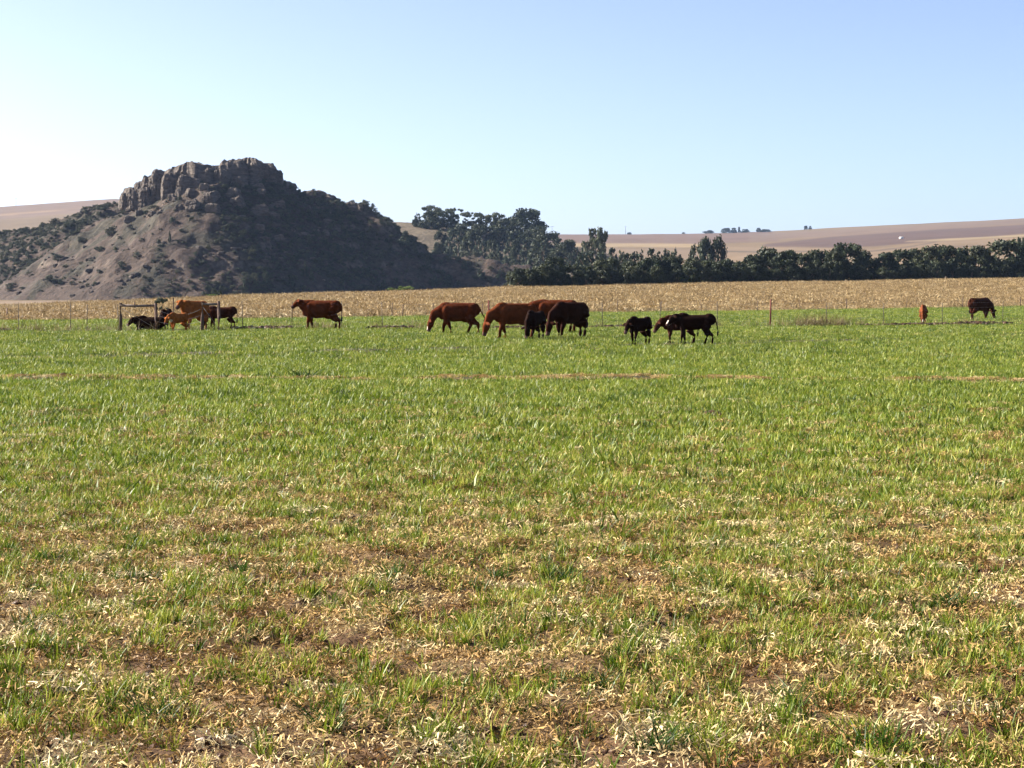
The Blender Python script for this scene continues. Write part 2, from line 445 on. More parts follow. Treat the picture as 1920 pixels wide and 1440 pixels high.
gr = smooth(.52, .66, fbm(HX * .11, HYY * .11, 58, 3))[..., None] * .6
kc = kc * (1 - gr) + np.array([.04, .045, .026]) * gr
km = mesh_np('rocky_hill', np.stack([HX, HYY, KZ], -1).reshape(-1, 3), grid_faces(*HX.shape), None, [M['hill']], True)
set_col(km, kc.reshape(-1, 3))
koppie = tag(link('rocky_hill', km), kind='structure')
def grid_at(xs, ys, G, x, y):
    i = min(max(int((x - xs[0]) / (xs[1] - xs[0])), 0), len(xs) - 2); j = min(max(int((y - ys[0]) / (ys[1] - ys[0])), 0), len(ys) - 2)
    u = (x - xs[i]) / (xs[1] - xs[0]); v = (y - ys[j]) / (ys[1] - ys[0])
    return float((G[j, i] * (1 - u) + G[j, i + 1] * u) * (1 - v) + (G[j + 1, i] * (1 - u) + G[j + 1, i + 1] * u) * v)
def koppie_at(x, y): return grid_at(hx, hy, KZ, x, y)

spur_s = poly_samples([(560, 405, 1180), (660, 407, 1170), (700, 412, 1160), (782, 421, 1150), (870, 432, 1150), (960, 445, 1140), (1040, 462, 1130), (1100, 484, 1120), (1180, 505, 1110)], 5.0)
sx = np.arange(-140, 110, 2.0); sy = np.arange(985, 1290, 2.0)
SX, SY = np.meshgrid(sx, sy)
def spur_z(X, Y):
    z = cone_hill(spur_s, X + (fbm(X * .02, Y * .02, 61, 3) - .5) * 24, Y, lambda t: np.where(t < 40, .16 * t, 6.4 + .26 * (t - 40)))
    return z + (fbm(X * .05, Y * .05, 62, 4) - .5) * 3.0
SZ = spur_z(SX, SY)
n1 = fbm(SX * .03, SY * .03, 63, 4)[..., None]
scol = np.array([.22, .175, .12]) * (.75 + .5 * n1)
pp = smooth(.55, .7, fbm(SX * .02, SY * .05, 64, 3))[..., None]
scol = scol * (1 - pp) + np.array([.17, .13, .09]) * pp
sm_ = mesh_np('grassy_ridge', np.stack([SX, SY, SZ], -1).reshape(-1, 3), grid_faces(*SX.shape), None, [M['hill']], True)
set_col(sm_, scol.reshape(-1, 3))
tag(link('grassy_ridge', sm_), kind='structure')
def spur_at(x, y): return grid_at(sx, sy, SZ, x, y)

# sandstone blocks of the hill's cliff cap: each one a piece of the hill
def rock_mesh(seed, n=13):
    bm = bmesh.new(); bmesh.ops.create_cube(bm, size=2.0)
    bmesh.ops.subdivide_edges(bm, edges=bm.edges[:], cuts=n, use_grid_fill=True)
    P = np.array([v.co[:] for v in bm.verts])
    r = (np.abs(P) ** 9).sum(1) ** (1 / 9.0)
    P = P / r[:, None]
    top = np.clip(P[:, 2], 0, 1)
    P[:, :2] *= (1 - .28 * top ** 3)[:, None]
    ang = np.arctan2(P[:, 1], P[:, 0])
    k = fbm(ang * 2.2 + 9, P[:, 2] * .7 + seed, 70 + seed, 3) - .5
    cr = np.exp(-((vnoise(ang * 3.5, ang * 0, 80 + seed) - .5) / .07) ** 2) * .10
    strat = (vnoise(P[:, 2] * 7, P[:, 2] * 0, 90 + seed) - .5) * .09
    P[:, :2] *= (1 + .32 * k - cr + strat)[:, None]
    P[:, 2] += (fbm(P[:, 0] * 1.6, P[:, 1] * 1.6, 95 + seed, 3) - .5) * .42 * (P[:, 2] > 0)
    nn = np.stack([fbm(P[:, (i + 1) % 3] * 4.5 + 3 * i, P[:, (i + 2) % 3] * 4.5 + P[:, i] * 3, 60 + seed + i, 3) - .5 for i in range(3)], -1)
    P += nn * .20
    for v, p in zip(bm.verts, P): v.co = p
    me = bpy.data.meshes.new('rock_block'); bm.to_mesh(me); bm.free()
    me.materials.append(M['rock']); return me
ROCKS = [rock_mesh(s) for s in range(6)]
rock_spec = [  # centre column, top row, bottom row, width (photo pixels), distance, depth factor
    (236, 362, 384, 22, 897, 1.2), (250, 350, 380, 30, 896, 1.2), (268, 339, 378, 34, 894, 1.1), (284, 329, 378, 30, 892, 1.2), (258, 356, 384, 24, 884, 1.0), (276, 350, 384, 22, 882, 1.0),
    (303, 320, 374, 44, 884, 1.1), (334, 315, 372, 46, 880, 1.1), (362, 304, 368, 60, 876, 1.0), (388, 316, 366, 30, 872, 1.1), (350, 308, 360, 50, 894, 1.0), (318, 322, 372, 30, 872, .9),
    (352, 330, 372, 40, 865, .8), (408, 309, 356, 34, 884, 1.0), (416, 316, 356, 22, 873, 1.0), (436, 300, 356, 52, 888, 1.1), (466, 298, 354, 56, 893, 1.1), (494, 304, 350, 44, 899, 1.0), (512, 316, 350, 30, 903, 1.0), (455, 302, 345, 90, 908, .6),
    (535, 340, 366, 30, 906, 1.0), (585, 357, 382, 50, 912, .8), (612, 365, 386, 34, 912, .9), (644, 381, 404, 30, 911, 1.0), (666, 379, 410, 34, 910, 1.0)]
for i, (cx_, t_, b_, w_, dd, df) in enumerate(rock_spec):
    o = link('rock_block', ROCKS[i % 6], koppie)
    z0, z1 = wz(b_, dd) - 3.0, wz(t_, dd)
    hw = w_ * .5 / FPX * dd * 1.10
    o.location = (wx(cx_, dd), dd + hw * .3, (z0 + z1) / 2)
    o.scale = (hw, max(5.0, hw * df), (z1 - z0) / 2 / 1.10); o.rotation_euler = (random.uniform(-.06, .06), random.uniform(-.08, .08), random.uniform(-.5, .5))
for i in range(34):                                       # fallen boulders under the cliffs
    px = random.uniform(232, 540); dd = random.uniform(845, 890); x = wx(px, dd); z = koppie_at(x, dd); s = random.uniform(1.0, 2.8)
    if z < wz(470, dd): continue
    o = link('rock_block', ROCKS[i % 6], koppie); o.location = (x, dd, z + s * .2); o.scale = (s * random.uniform(.9, 1.6), s, s * random.uniform(.7, 1.2))
    o.rotation_euler = (random.uniform(-.3, .3), random.uniform(-.3, .3), random.uniform(0, 6))
# small pale ledge stones on the slopes
for i in range(150):
    for _ in range(30):
        px = random.uniform(10, 640); dd = random.uniform(795, 905)
        x = wx(px, dd); z = koppie_at(x, dd)
        py = HY - (z - CAMZ) * FPX / dd
        if z < 1: continue
        ledge = abs(py - (535 - .27 * (px - 200))) < 9 or abs(py - 485) < 5 or abs(py - (400 + 0.1 * (px - 280))) < 6
        if ledge or random.random() < .12: break
    s = random.uniform(.35, 1.1) * (1.3 if random.random() < .15 else 1)
    o = link('rock_block', ROCKS[i % 6], koppie); o.location = (x, dd, z + s * .15)
    o.scale = (s * random.uniform(1, 1.9), s, s * random.uniform(.5, .9)); o.rotation_euler = (0, 0, random.uniform(0, 6))

ORD = ['first', 'second', 'third', 'fourth', 'fifth', 'sixth', 'seventh', 'eighth', 'ninth', 'tenth', 'eleventh', 'twelfth', 'thirteenth', 'fourteenth',
       'fifteenth', 'sixteenth', 'seventeenth', 'eighteenth', 'nineteenth', 'twentieth']
def nth(items, px): return ORD[sorted(items).index(px)]
# ------------------------------------------------------------------ trees
def leaf_cloud(centres, radii, per, size, seed, flat=1.0, shade=True):
    """leaf-sized quads spread in clumps; returns vertices, quads, colour factors"""
    r = np.random.default_rng(seed); V = []; Cc = []
    for (c, rad) in zip(centres, radii):
        n = max(4, int(per * (rad / np.mean(radii)) ** 2))
        dv = r.normal(size=(n, 3)); dv /= np.linalg.norm(dv, axis=1)[:, None]
        p = np.array(c) + dv * (rad * r.uniform(.45, 1.08, (n, 1))) * np.array([1, 1, flat])
        nrm = dv + r.normal(size=(n, 3)) * .75; nrm /= np.linalg.norm(nrm, axis=1)[:, None]
        a = np.cross(nrm, r.normal(size=(n, 3))); a /= np.linalg.norm(a, axis=1)[:, None]
        b = np.cross(nrm, a)
        s = size * r.uniform(.6, 1.4, (n, 1))
        q = np.stack([p - a * s, p - b * s * .55, p + a * s, p + b * s * .55], 1)
        V.append(q.reshape(-1, 3))
        tint = r.uniform(.65, 1.35) * r.uniform(.75, 1.25, (n, 1)) * np.array([[1, 1, 1]]) + r.normal(size=(n, 1)) * np.array([[.12, .05, 0]])
        Cc.append(np.repeat(np.clip(tint, .2, 2), 4, 0))
    V = np.concatenate(V); Cc = np.concatenate(Cc)
    return V, np.arange(len(V)).reshape(-1, 4), Cc
def crown_mesh(kind, seed):
    r = np.random.default_rng(seed); cs = []; rs = []
    if kind == 'broad':                                  # dense evergreen, foliage almost to the ground
        for _ in range(46):
            z = r.uniform(.10, .95); w = .5 * (math.sin(math.pi * min(1, (z + .10) / 1.12)) ** .55)
            a = r.uniform(0, 6.283); q = math.sqrt(r.uniform(.15, 1)) * w * .86
            cs.append((q * math.cos(a), q * math.sin(a), z)); rs.append(r.uniform(.08, .18))
        V, Q, Cc = leaf_cloud(cs, rs, 74, .040, seed, .8); m = M['leaf_dark']
    elif kind == 'gum':                                  # open eucalypt, separate clumps high up
        for _ in range(32):
            z = r.uniform(.34, .97); a = r.uniform(0, 6.283); w = .46 * (1 - ((z - .72) / .42) ** 2)
            q = r.uniform(.3, 1) * max(w, .05)
            cs.append((q * math.cos(a), q * math.sin(a), z)); rs.append(r.uniform(.06, .14))
        V, Q, Cc = leaf_cloud(cs, rs, 80, .033, seed, .7); m = M['leaf_gum']
    elif kind == 'conifer':
        for _ in range(44):
            z = r.uniform(.03, .97); a = r.uniform(0, 6.283); w = .5 * (1 - z) ** .62
            q = r.uniform(.35, .95) * w
            cs.append((q * math.cos(a), q * math.sin(a), z)); rs.append(.035 + .10 * (1 - z))
        V, Q, Cc = leaf_cloud(cs, rs, 62, .036, seed, 1.1); m = M['leaf_conifer']
    elif kind == 'umbrella':                             # flat-topped, clear stem
        for _ in range(20):
            a = r.uniform(0, 6.283); q = math.sqrt(r.uniform(0, 1)) * .46
            cs.append((q * math.cos(a), q * math.sin(a), .84 + .1 * (1 - (q / .46) ** 2) + r.uniform(-.06, .04))); rs.append(r.uniform(.07, .12))
        for _ in range(5):
            a = r.uniform(0, 6.283); cs.append((.32 * math.cos(a), .32 * math.sin(a), r.uniform(.5, .66))); rs.append(r.uniform(.06, .1))
        V, Q, Cc = leaf_cloud(cs, rs, 80, .034, seed, .6); m = M['leaf_gum']
    else:                                                # bush
        for _ in range(16):
            z = r.uniform(.12, .8); a = r.uniform(0, 6.283); q = r.uniform(.1, 1) * .42 * math.sqrt(max(.05, 1 - (z - .2) ** 2))
            cs.append((q * math.cos(a), q * math.sin(a), z)); rs.append(r.uniform(.14, .24))
        V, Q, Cc = leaf_cloud(cs, rs, 30, .062, seed, .9); m = M['leaf_bright'] if kind == 'bright_bush' else M['leaf_scrub']
    me = mesh_np('crown', V, Q, None, [m]); set_col(me, Cc); return me
def trunk_mesh(kind, seed):
    r = random.Random(seed); mb = MB()
    top = {'broad': .6, 'gum': .75, 'conifer': .9, 'umbrella': .8}[kind]
    w = .020 if kind == 'gum' else .028
    pts = [(r.uniform(-.02, .02) * k, r.uniform(-.02, .02) * k, -0.03 + (top + .03) * k / 5) for k in range(6)]
    mb.tube(pts, [w * (1.25 - .9 * k / 5) for k in range(6)], 7)
    for j in range(7 if kind != 'conifer' else 4):
        z = r.uniform(.25, .7) * top; a = r.uniform(0, 6.28); l = r.uniform(.16, .34)
        p0 = Vector((0, 0, z)); p1 = p0 + Vector((math.cos(a) * l * .5, math.sin(a) * l * .5, l * .35)); p2 = p0 + Vector((math.cos(a) * l, math.sin(a) * l, l * .9))
        mb.tube([p0, p1, p2], [w * .5, w * .36, w * .15], 5)
    return mb.mesh('trunk', M['bark_pale'] if kind == 'gum' else M['bark'], True)
CROWN = {k: [crown_mesh(k, 100 + 10 * i + s) for s in range(n)] for i, (k, n) in enumerate((('broad', 6), ('gum', 5), ('conifer', 4), ('umbrella', 2), ('bush', 5), ('bright_bush', 2)))}
TRUNK = {k: [trunk_mesh(k, s) for s in range(2)] for k in ('broad', 'gum', 'conifer', 'umbrella')}
tcount = [0]
def tree(name, kind, px, top, base_d, width, base_z, label, group=None, cat='tree'):
    """a tree standing at distance base_d: column and top row in photo pixels give its real height"""
    i = tcount[0]; tcount[0] += 1
    h = max(.8, wz(top, base_d) - base_z); w = width / FPX * base_d
    root = empty(name, (wx(px, base_d), base_d, base_z), random.uniform(0, 6.28))
    root.scale = (w, w, h)
    t = TRUNK[kind][i % 2]; link('trunk', t, root); link('crown', CROWN[kind][i % len(CROWN[kind])], root)
    return tag(root, label, cat, group)
def bush(name, kind, x, y, z, w, h, label, group=None, cat='bush'):
    o = link(name, CROWN[kind][random.randrange(len(CROWN[kind]))]); o.location = (x, y, z - .1 * h); o.scale = (w, w, h)
    o.rotation_euler = (0, 0, random.uniform(0, 6.28)); return tag(o, label, cat, group)
def gz(x, y): return float(ground_z(np.array([x]), np.array([y]))[0])

# the windbreak behind the dry field
wb_label = 'dense dark evergreen tree merging into the windbreak behind the dry maize field'
wb_group = 'dark evergreen windbreak trees'
special = {1040: 'round dark evergreen with a dome crown, left part of the windbreak', 1590: 'highest crown in the middle of the right-hand windbreak',
           1885: 'large rounded evergreen near the right end of the windbreak', 985: 'grey green leftmost tree of the windbreak, lower than its neighbours',
           1435: 'broad evergreen right of the gap that shows the pale field'}
row = [(962, 512, 30), (985, 507, 40), (1012, 502, 34), (1040, 486, 48), (1072, 499, 40), (1098, 503, 34), (1125, 492, 42), (1150, 488, 36), (1180, 492, 42), (1210, 487, 40),
       (1240, 486, 42), (1268, 484, 44), (1300, 489, 40), (1330, 492, 44), (1362, 488, 44), (1388, 498, 36), (1412, 480, 46), (1435, 469, 62), (1475, 474, 46), (1505, 479, 44),
       (1535, 471, 50), (1562, 474, 40), (1590, 459, 66), (1628, 474, 46), (1658, 478, 46), (1690, 472, 46), (1718, 469, 44), (1745, 465, 48), (1776, 463, 46),
       (1806, 468, 42), (1835, 466, 46), (1885, 454, 74), (1925, 458, 56), (1965, 460, 60), (2010, 456, 60)]
for i, (px, top, w) in enumerate(row):
    dd = float(np.interp(px, KP, DE)) + 8 + (i % 3) * 4
    tree('windbreak_tree', 'broad', px, top - 2, dd, w * 1.25, gz(wx(px, dd), dd) - .3, special.get(px, wb_label), wb_group)
for i in range(44):                                       # lower trees filling the front of the belt
    px = 975 + i * 23 + random.uniform(-8, 8); dd = float(np.interp(px, KP, DE)) + 4 + random.uniform(-1, 2)
    b = float(np.interp(px, KP, PYE))
    tree('windbreak_tree', 'broad', px, b - random.uniform(24, 40), dd, random.uniform(26, 44), gz(wx(px, dd), dd) - .3, wb_label, wb_group)
for i, (px, top, w) in enumerate([(1105, 470, 30), (1128, 466, 24), (1148, 464, 22), (1165, 468, 24), (1185, 470, 22), (1200, 466, 24), (1222, 465, 24), (1237, 469, 20), (1250, 464, 22), (1266, 463, 24), (1175, 474, 20), (1090, 468, 22)]):
    dd = 560 + 14 * (i % 4)
    tree('cypress_tree', 'conifer', px, top, dd, w * 2.4, gz(wx(px, dd), dd) - 1, nth([1105, 1128, 1148, 1165, 1185, 1200, 1222, 1237, 1250, 1266, 1175, 1090], px) + ' conifer from the left in the row peeping over the windbreak', 'conifers behind the windbreak')
tree('cypress_tree', 'conifer', 1300, 455, 470, 40, gz(wx(1300, 470), 470), 'tall plum grey conifer dome rising behind the windbreak beside two round trees')
tree('round_tree', 'broad', 1322, 446, 640, 42, gz(wx(1322, 640), 640), 'green round-topped tree, left of the pair above the windbreak')
tree('round_tree', 'broad', 1347, 448, 640, 36, gz(wx(1347, 640), 640), 'dark round-topped tree, right of the pair above the windbreak')
tree('lone_gum_tree', 'gum', 1115, 428, 760, 56, gz(wx(1115, 760), 760), 'lone open-crowned tree standing above the windbreak against the brown far field')
tree('gum_tree', 'gum', 1917, 444, 520, 24, gz(wx(1917, 520), 520), 'dark tuft of a tree at the right edge above the windbreak')

# trees on the grassy ridge
rg = 'trees on the ridge right of the rocky hill'
ridge = [('conifer', 783, 398, 1135, 24, 'small pointed dark tree at the left end of the ridge skyline'),
         ('broad', 806, 397, 1128, 40, 'bushy grey tree on the ridge skyline right of the small pointed tree'),
         ('gum', 812, 386, 1136, 40, 'airy gum tree sticking up highest at the left of the ridge grove'),
         ('broad', 832, 395, 1124, 52, 'wide dense tree left of the thin gums on the ridge'),
         ('gum', 853, 390, 1130, 34, 'tall thin gum with a tufted top, first of the skyline gums'),
         ('gum', 880, 397, 1130, 36, 'thin gum with see-through crown, second of the skyline gums'),
         ('gum', 905, 400, 1126, 34, 'thin gum in the middle of the ridge skyline'),
         ('gum', 924, 400, 1124, 42, 'spreading gum left of the big dense ridge tree'),
         ('broad', 945, 409, 1118, 46, 'dense tree touching the big skyline tree on its left'),
         ('broad', 968, 412, 1112, 34, None), ('broad', 990, 392, 1110, 66, 'largest dense tree on the ridge skyline'),
         ('broad', 862, 420, 1095, 44, None), ('broad', 900, 422, 1090, 46, None), ('broad', 932, 424, 1090, 44, None), ('broad', 1006, 424, 1092, 44, None)]
for kd, px, top, dd, w, lb in ridge:
    x = wx(px, dd)
    tree('ridge_tree', kd, px, top, dd, w * 1.15, spur_at(x, dd) - .5, lb or 'dense grey green tree in the grove below the ridge skyline', rg)
low = [(826, 434, 30), (843, 436, 30), (860, 433, 30), (880, 434, 32), (897, 438, 26), (905, 446, 26), (922, 452, 24), (934, 458, 22), (956, 440, 34), (968, 452, 22), (985, 448, 30), (1003, 446, 34),
       (1028, 436, 56), (1020, 456, 34), (1048, 446, 42), (1066, 452, 34), (1080, 462, 30), (1096, 458, 30), (1045, 470, 30), (1070, 474, 30)]
for i, (px, top, w) in enumerate(low):
    dd = 1050 - i * 9; x = wx(px, dd)
    tree('ridge_tree', 'conifer' if i % 3 else 'broad', px, top, dd, w * 1.25, max(spur_at(x, dd) if dd > 990 else -50, gz(x, dd), wz(505, dd)) - 1,
         nth([q[0] for q in low], px) + ' dark tree from the left on the slope below the ridge grove', rg)
# distant trees on the horizon
for i, (px, h, w) in enumerate([(1328, 6, 22), (1362, 9, 20), (1376, 9, 14), (1386, 11, 6), (1397, 6, 18), (1422, 8, 10), (1436, 5, 26), (1511, 7, 8), (1519, 6, 7), (1180, 4, 10), (1282, 3, 8)]):
    dd = 3480; x = wx(px, dd); z = gz(x, dd)
    tree('horizon_tree', 'broad', px, HY - (z - CAMZ) * FPX / dd - h, dd, w, z - 1, 'tiny grey tree on the far right horizon', 'tiny trees along the far horizon')

# shrubs and trees on the rocky hill
def koppie_hit(px, py):
    """distance at which the line of sight meets the hill"""
    for dd in np.arange(745, 1050, 1.0):
        if koppie_at(wx(px, dd), dd) > wz(py, dd): return float(dd)
    return None
named = [(208, 442, 24, 24, 'round dark green shrub with a pale rock on the middle of the lit slope'), (110, 490, 22, 16, 'dark shrub low on the left slope'),
         (92, 530, 18, 16, 'small round shrub near the left foot of the rocky hill'), (228, 503, 22, 14, 'dark shrub above the pale ledge of the lit slope'),
         (160, 397, 24, 12, 'dark bush on the skyline shoulder left of the cliffs'), (103, 416, 30, 16, 'broad dark bush on the left shoulder crest'),
         (190, 472, 20, 12, 'flat shrub in the middle of the lit slope'), (290, 395, 30, 10, 'scrub at the foot of the cliff blocks'),
         (660, 384, 16, 10, 'bush on the lower right crest of the rocky hill'), (600, 358, 30, 8, 'bushes on the right shoulder of the rocky hill')]
for px, py, w, h, lb in named:
    dd = koppie_hit(px, py) or koppie_hit(px, py + 6)
    if dd: bush('hill_shrub', 'bush', wx(px, dd), dd, koppie_at(wx(px, dd), dd), w / FPX * dd, h / FPX * dd, lb, 'shrubs on the rocky hill')
slim = [(572, 520, 12, 30), (584, 528, 10, 26), (460, 538, 10, 24), (497, 530, 12, 26), (480, 535, 12, 20), (640, 535, 12, 18), (318, 452, 6, 22), (545, 535, 14, 20), (720, 545, 16, 22), (815, 540, 18, 26), (900, 525, 22, 24), (940, 520, 18, 18), (870, 505, 14, 18), (760, 465, 24, 34)]
for px, py, w, h in slim:
    dd = koppie_hit(px, py) or 790.0
    x = wx(px, dd); z = max(koppie_at(x, dd), wz(py + 2, dd) - .5)
    tree('slender_conifer', 'conifer', px, py - h, dd, w * 1.3, z - .3, nth([q[0] for q in slim], px) + ' slim conifer from the left on the shaded side of the rocky hill', 'slim conifers on the hill foot')
shr = 0
for _ in range(4000):
    if shr >= 200: break
    px = random.uniform(-40, 960); py = random.uniform(330, 555)
    dd = koppie_hit(px, py)
    if not dd: continue
    if px < 390 and random.random() < .25: continue
    x = wx(px, dd); w = random.uniform(6, 18) / FPX * dd
    bush('hill_shrub', 'bush', x, dd, koppie_at(x, dd), w, w * random.uniform(.5, .85), 'small dark shrub dotted over the slope of the rocky hill', 'shrubs on the rocky hill'); shr += 1

# bushes along the far edge of the dry field
for px, top, w, kd, lb in [(762, 533, 44, 'bright_bush', 'bright green bush at the far edge of the dry field'), (735, 537, 22, 'bright_bush', 'pale green low bush left of the bright green bush'),
                       (412, 541, 26, 'bush', 'dark round bush behind the pale mound at the field edge'), (395, 549, 30, 'bright_bush', 'low green mound of plants before the dark round bush'),
                       (1290, 515, 40, 'bright_bush', 'lighter green bush at the foot of the windbreak'), (1485, 521, 14, 'bush', 'tiny pale bush before the windbreak')]:
    dd = float(np.interp(px, KP, DE)) + 3; x = wx(px, dd); z = gz(x, dd)
    bush('field_bush', kd, x, dd, z, w / FPX * dd, max(.6, wz(top, dd) - z), lb)

# ------------------------------------------------------------------ scattered stuff (grass, litter, stalks, scrub)
SRC = {}
def src_coll(name, meshes):
    c = bpy.data.collections.new(name)                  # stays outside the scene: only the pattern for the scatter
    for i, m in enumerate(meshes):
        c.objects.link(bpy.data.objects.new('%s_%02d' % (name, i), m))
    SRC[name] = (c, len(meshes)); return c
def scatter(name, P, rot, scl, coll, kind='stuff', label=None, cat=None):
    c, n = SRC[coll]; m = len(P)
    me = bpy.data.meshes.new(name); me.vertices.add(m); me.vertices.foreach_set('co', np.asarray(P, np.float32).ravel())
    a = me.attributes.new('rot', 'FLOAT_VECTOR', 'POINT'); a.data.foreach_set('vector', np.asarray(rot, np.float32).ravel())
    a = me.attributes.new('scl', 'FLOAT_VECTOR', 'POINT'); a.data.foreach_set('vector', np.asarray(scl, np.float32).ravel())
    a = me.attributes.new('idx', 'INT', 'POINT'); a.data.foreach_set('value', rng.integers(0, n, m).astype(np.int32))
    o = link(name, me)
    ng = bpy.data.node_groups.new(name, 'GeometryNodeTree')
    ng.interface.new_socket('Geometry', in_out='INPUT', socket_type='NodeSocketGeometry')
    ng.interface.new_socket('Geometry', in_out='OUTPUT', socket_type='NodeSocketGeometry')
    gi = ng.nodes.new('NodeGroupInput'); go = ng.nodes.new('NodeGroupOutput')
    ip = ng.nodes.new('GeometryNodeInstanceOnPoints'); ci = ng.nodes.new('GeometryNodeCollectionInfo')
    ci.inputs['Collection'].default_value = c; ci.inputs['Separate Children'].default_value = True; ci.inputs['Reset Children'].default_value = True
    ip.inputs['Pick Instance'].default_value = True
    def named_attr(nm, t):
        q = ng.nodes.new('GeometryNodeInputNamedAttribute'); q.data_type = t; q.inputs['Name'].default_value = nm; return q.outputs['Attribute']
    L = ng.links.new
    L(gi.outputs[0], ip.inputs['Points']); L(ci.outputs[0], ip.inputs['Instance'])
    L(named_attr('idx', 'INT'), ip.inputs['Instance Index']); L(named_attr('scl', 'FLOAT_VECTOR'), ip.inputs['Scale'])
    L(named_attr('rot', 'FLOAT_VECTOR'), ip.inputs['Rotation']); L(ip.outputs[0], go.inputs[0])
    md = o.modifiers.new('scatter', 'NODES'); md.node_group = ng
    return tag(o, label, cat, None, kind)
def blades_mesh(name, mat, n, spread, h, w, lean, seed, segs=3, curl=.5, dry=0.0):
    r = np.random.default_rng(seed); V = []; Q = []; Cc = []
    for _ in range(n):
        a = r.uniform(0, 6.283); q = spread * math.sqrt(r.uniform(0, 1))
        bx, by = q * math.cos(a), q * math.sin(a)
        az = r.uniform(0, 6.283); hh = h * r.uniform(.5, 1.2); le = lean * r.uniform(.2, 1.3); fa = r.uniform(0, 6.283)
        ww = w * r.uniform(.7, 1.3); b0 = len(V); tint = r.uniform(.7, 1.3)
        isdry = r.uniform() < dry
        for k in range(segs + 1):
            t = k / segs; off = le * hh * (t + curl * t * t); zz = hh * t * (1 - .25 * curl * t)
            wd = ww * (1 - t ** 1.7 * .93) * (.75 + .5 * t * (1 - t) * 4 * .5)
            for s in (-1, 1):
                V.append((bx + off * math.cos(az) + s * wd * math.cos(fa), by + off * math.sin(az) + s * wd * math.sin(fa), zz - .012))
                f = tint * (.6 + .55 * t)  # shade low among the blades put into the colour: darker base, lighter tip
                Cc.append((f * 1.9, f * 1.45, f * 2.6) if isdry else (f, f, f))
        for k in range(segs):
            j = b0 + 2 * k; Q.append((j, j + 1, j + 3, j + 2))
    me = mesh_np(name, V, Q, None, [mat]); set_col(me, np.array(Cc)); return me
def litter_mesh(name, mat, n, spread, l, w, seed, lift=.02, up=.25, square=False):
    r = np.random.default_rng(seed); V = []; Q = []; Cc = []
    for _ in range(n):
        a = r.uniform(0, 6.283); q = spread * math.sqrt(r.uniform(0, 1)); c = np.array([q * math.cos(a), q * math.sin(a), r.uniform(.003, lift)])
        if square: c[:2] = r.uniform(-spread, spread, 2)
        az = r.uniform(0, 6.283); el = r.normal() * up; ll = l * r.uniform(.3, 1.2); ww = w * r.uniform(.4, 1.5)
        u = np.array([math.cos(az) * math.cos(el), math.sin(az) * math.cos(el), math.sin(el)])
        s = np.cross(u, [0, 0, 1]); s /= np.linalg.norm(s) + 1e-6; tw = r.normal() * .8
        s = s * math.cos(tw) + np.cross(u, s) * math.sin(tw)
        bend = np.array([0, 0, 1]) * r.normal() * ll * .18
        b0 = len(V); tint = r.uniform(.35, 1.3)
        for t, wf in ((-.5, .5), (0, 1), (.5, .35)):
            p = c + u * ll * t + bend * (.5 - abs(t)) * 2
            for sg in (-1, 1): V.append(p + s * ww * wf * sg); Cc.append((tint,) * 3)
        Q += [(b0, b0 + 1, b0 + 3, b0 + 2), (b0 + 2, b0 + 3, b0 + 5, b0 + 4)]
    me = mesh_np(name, np.array(V), Q, None, [mat]); set_col(me, np.array(Cc)); return me
def clod_mesh(seed):
    bm = bmesh.new(); bmesh.ops.create_icosphere(bm, subdivisions=2, radius=1.0)
    r = random.Random(seed)
    for v in bm.verts:
        n_ = Vector(v.co); v.co = n_ * (1 + .35 * (vnoise(n_.x * 1.7 + seed, n_.y * 1.7 + n_.z * 2.3, 40 + seed) - .5) * 2); v.co.z *= .65
    me = bpy.data.meshes.new('clod'); bm.to_mesh(me); bm.free(); me.materials.append(M['clod'])
    set_col(me, np.full((len(me.vertices), 3), 1.0)); return me
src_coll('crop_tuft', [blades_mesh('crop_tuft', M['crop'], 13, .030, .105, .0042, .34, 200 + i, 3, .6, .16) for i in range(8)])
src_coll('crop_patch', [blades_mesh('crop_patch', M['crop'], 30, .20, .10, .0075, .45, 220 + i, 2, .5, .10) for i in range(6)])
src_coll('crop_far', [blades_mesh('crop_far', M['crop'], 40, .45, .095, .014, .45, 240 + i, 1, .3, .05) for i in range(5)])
src_coll('litter', [litter_mesh('litter', M['litter'], 210, .13, .045, .0029, 260 + i, .044, .50, True) for i in range(10)])
src_coll('maize', [litter_mesh('maize_litter', M['maize'], 36, .75, .36, .024, 280 + i, .28, .6) for i in range(5)] +
         [blades_mesh('maize_stalk', M['maize'], 8, .5, .5, .018, .5, 300 + i, 2, .4) for i in range(3)])
src_coll('dry_tuft', [blades_mesh('dry_tuft', M['dry_grass'], 9, .25, .75, .012, .55, 320 + i, 3, .5) for i in range(4)])
src_coll('clod', [clod_mesh(i) for i in range(4)])
src_coll('scrub', CROWN['bush'])

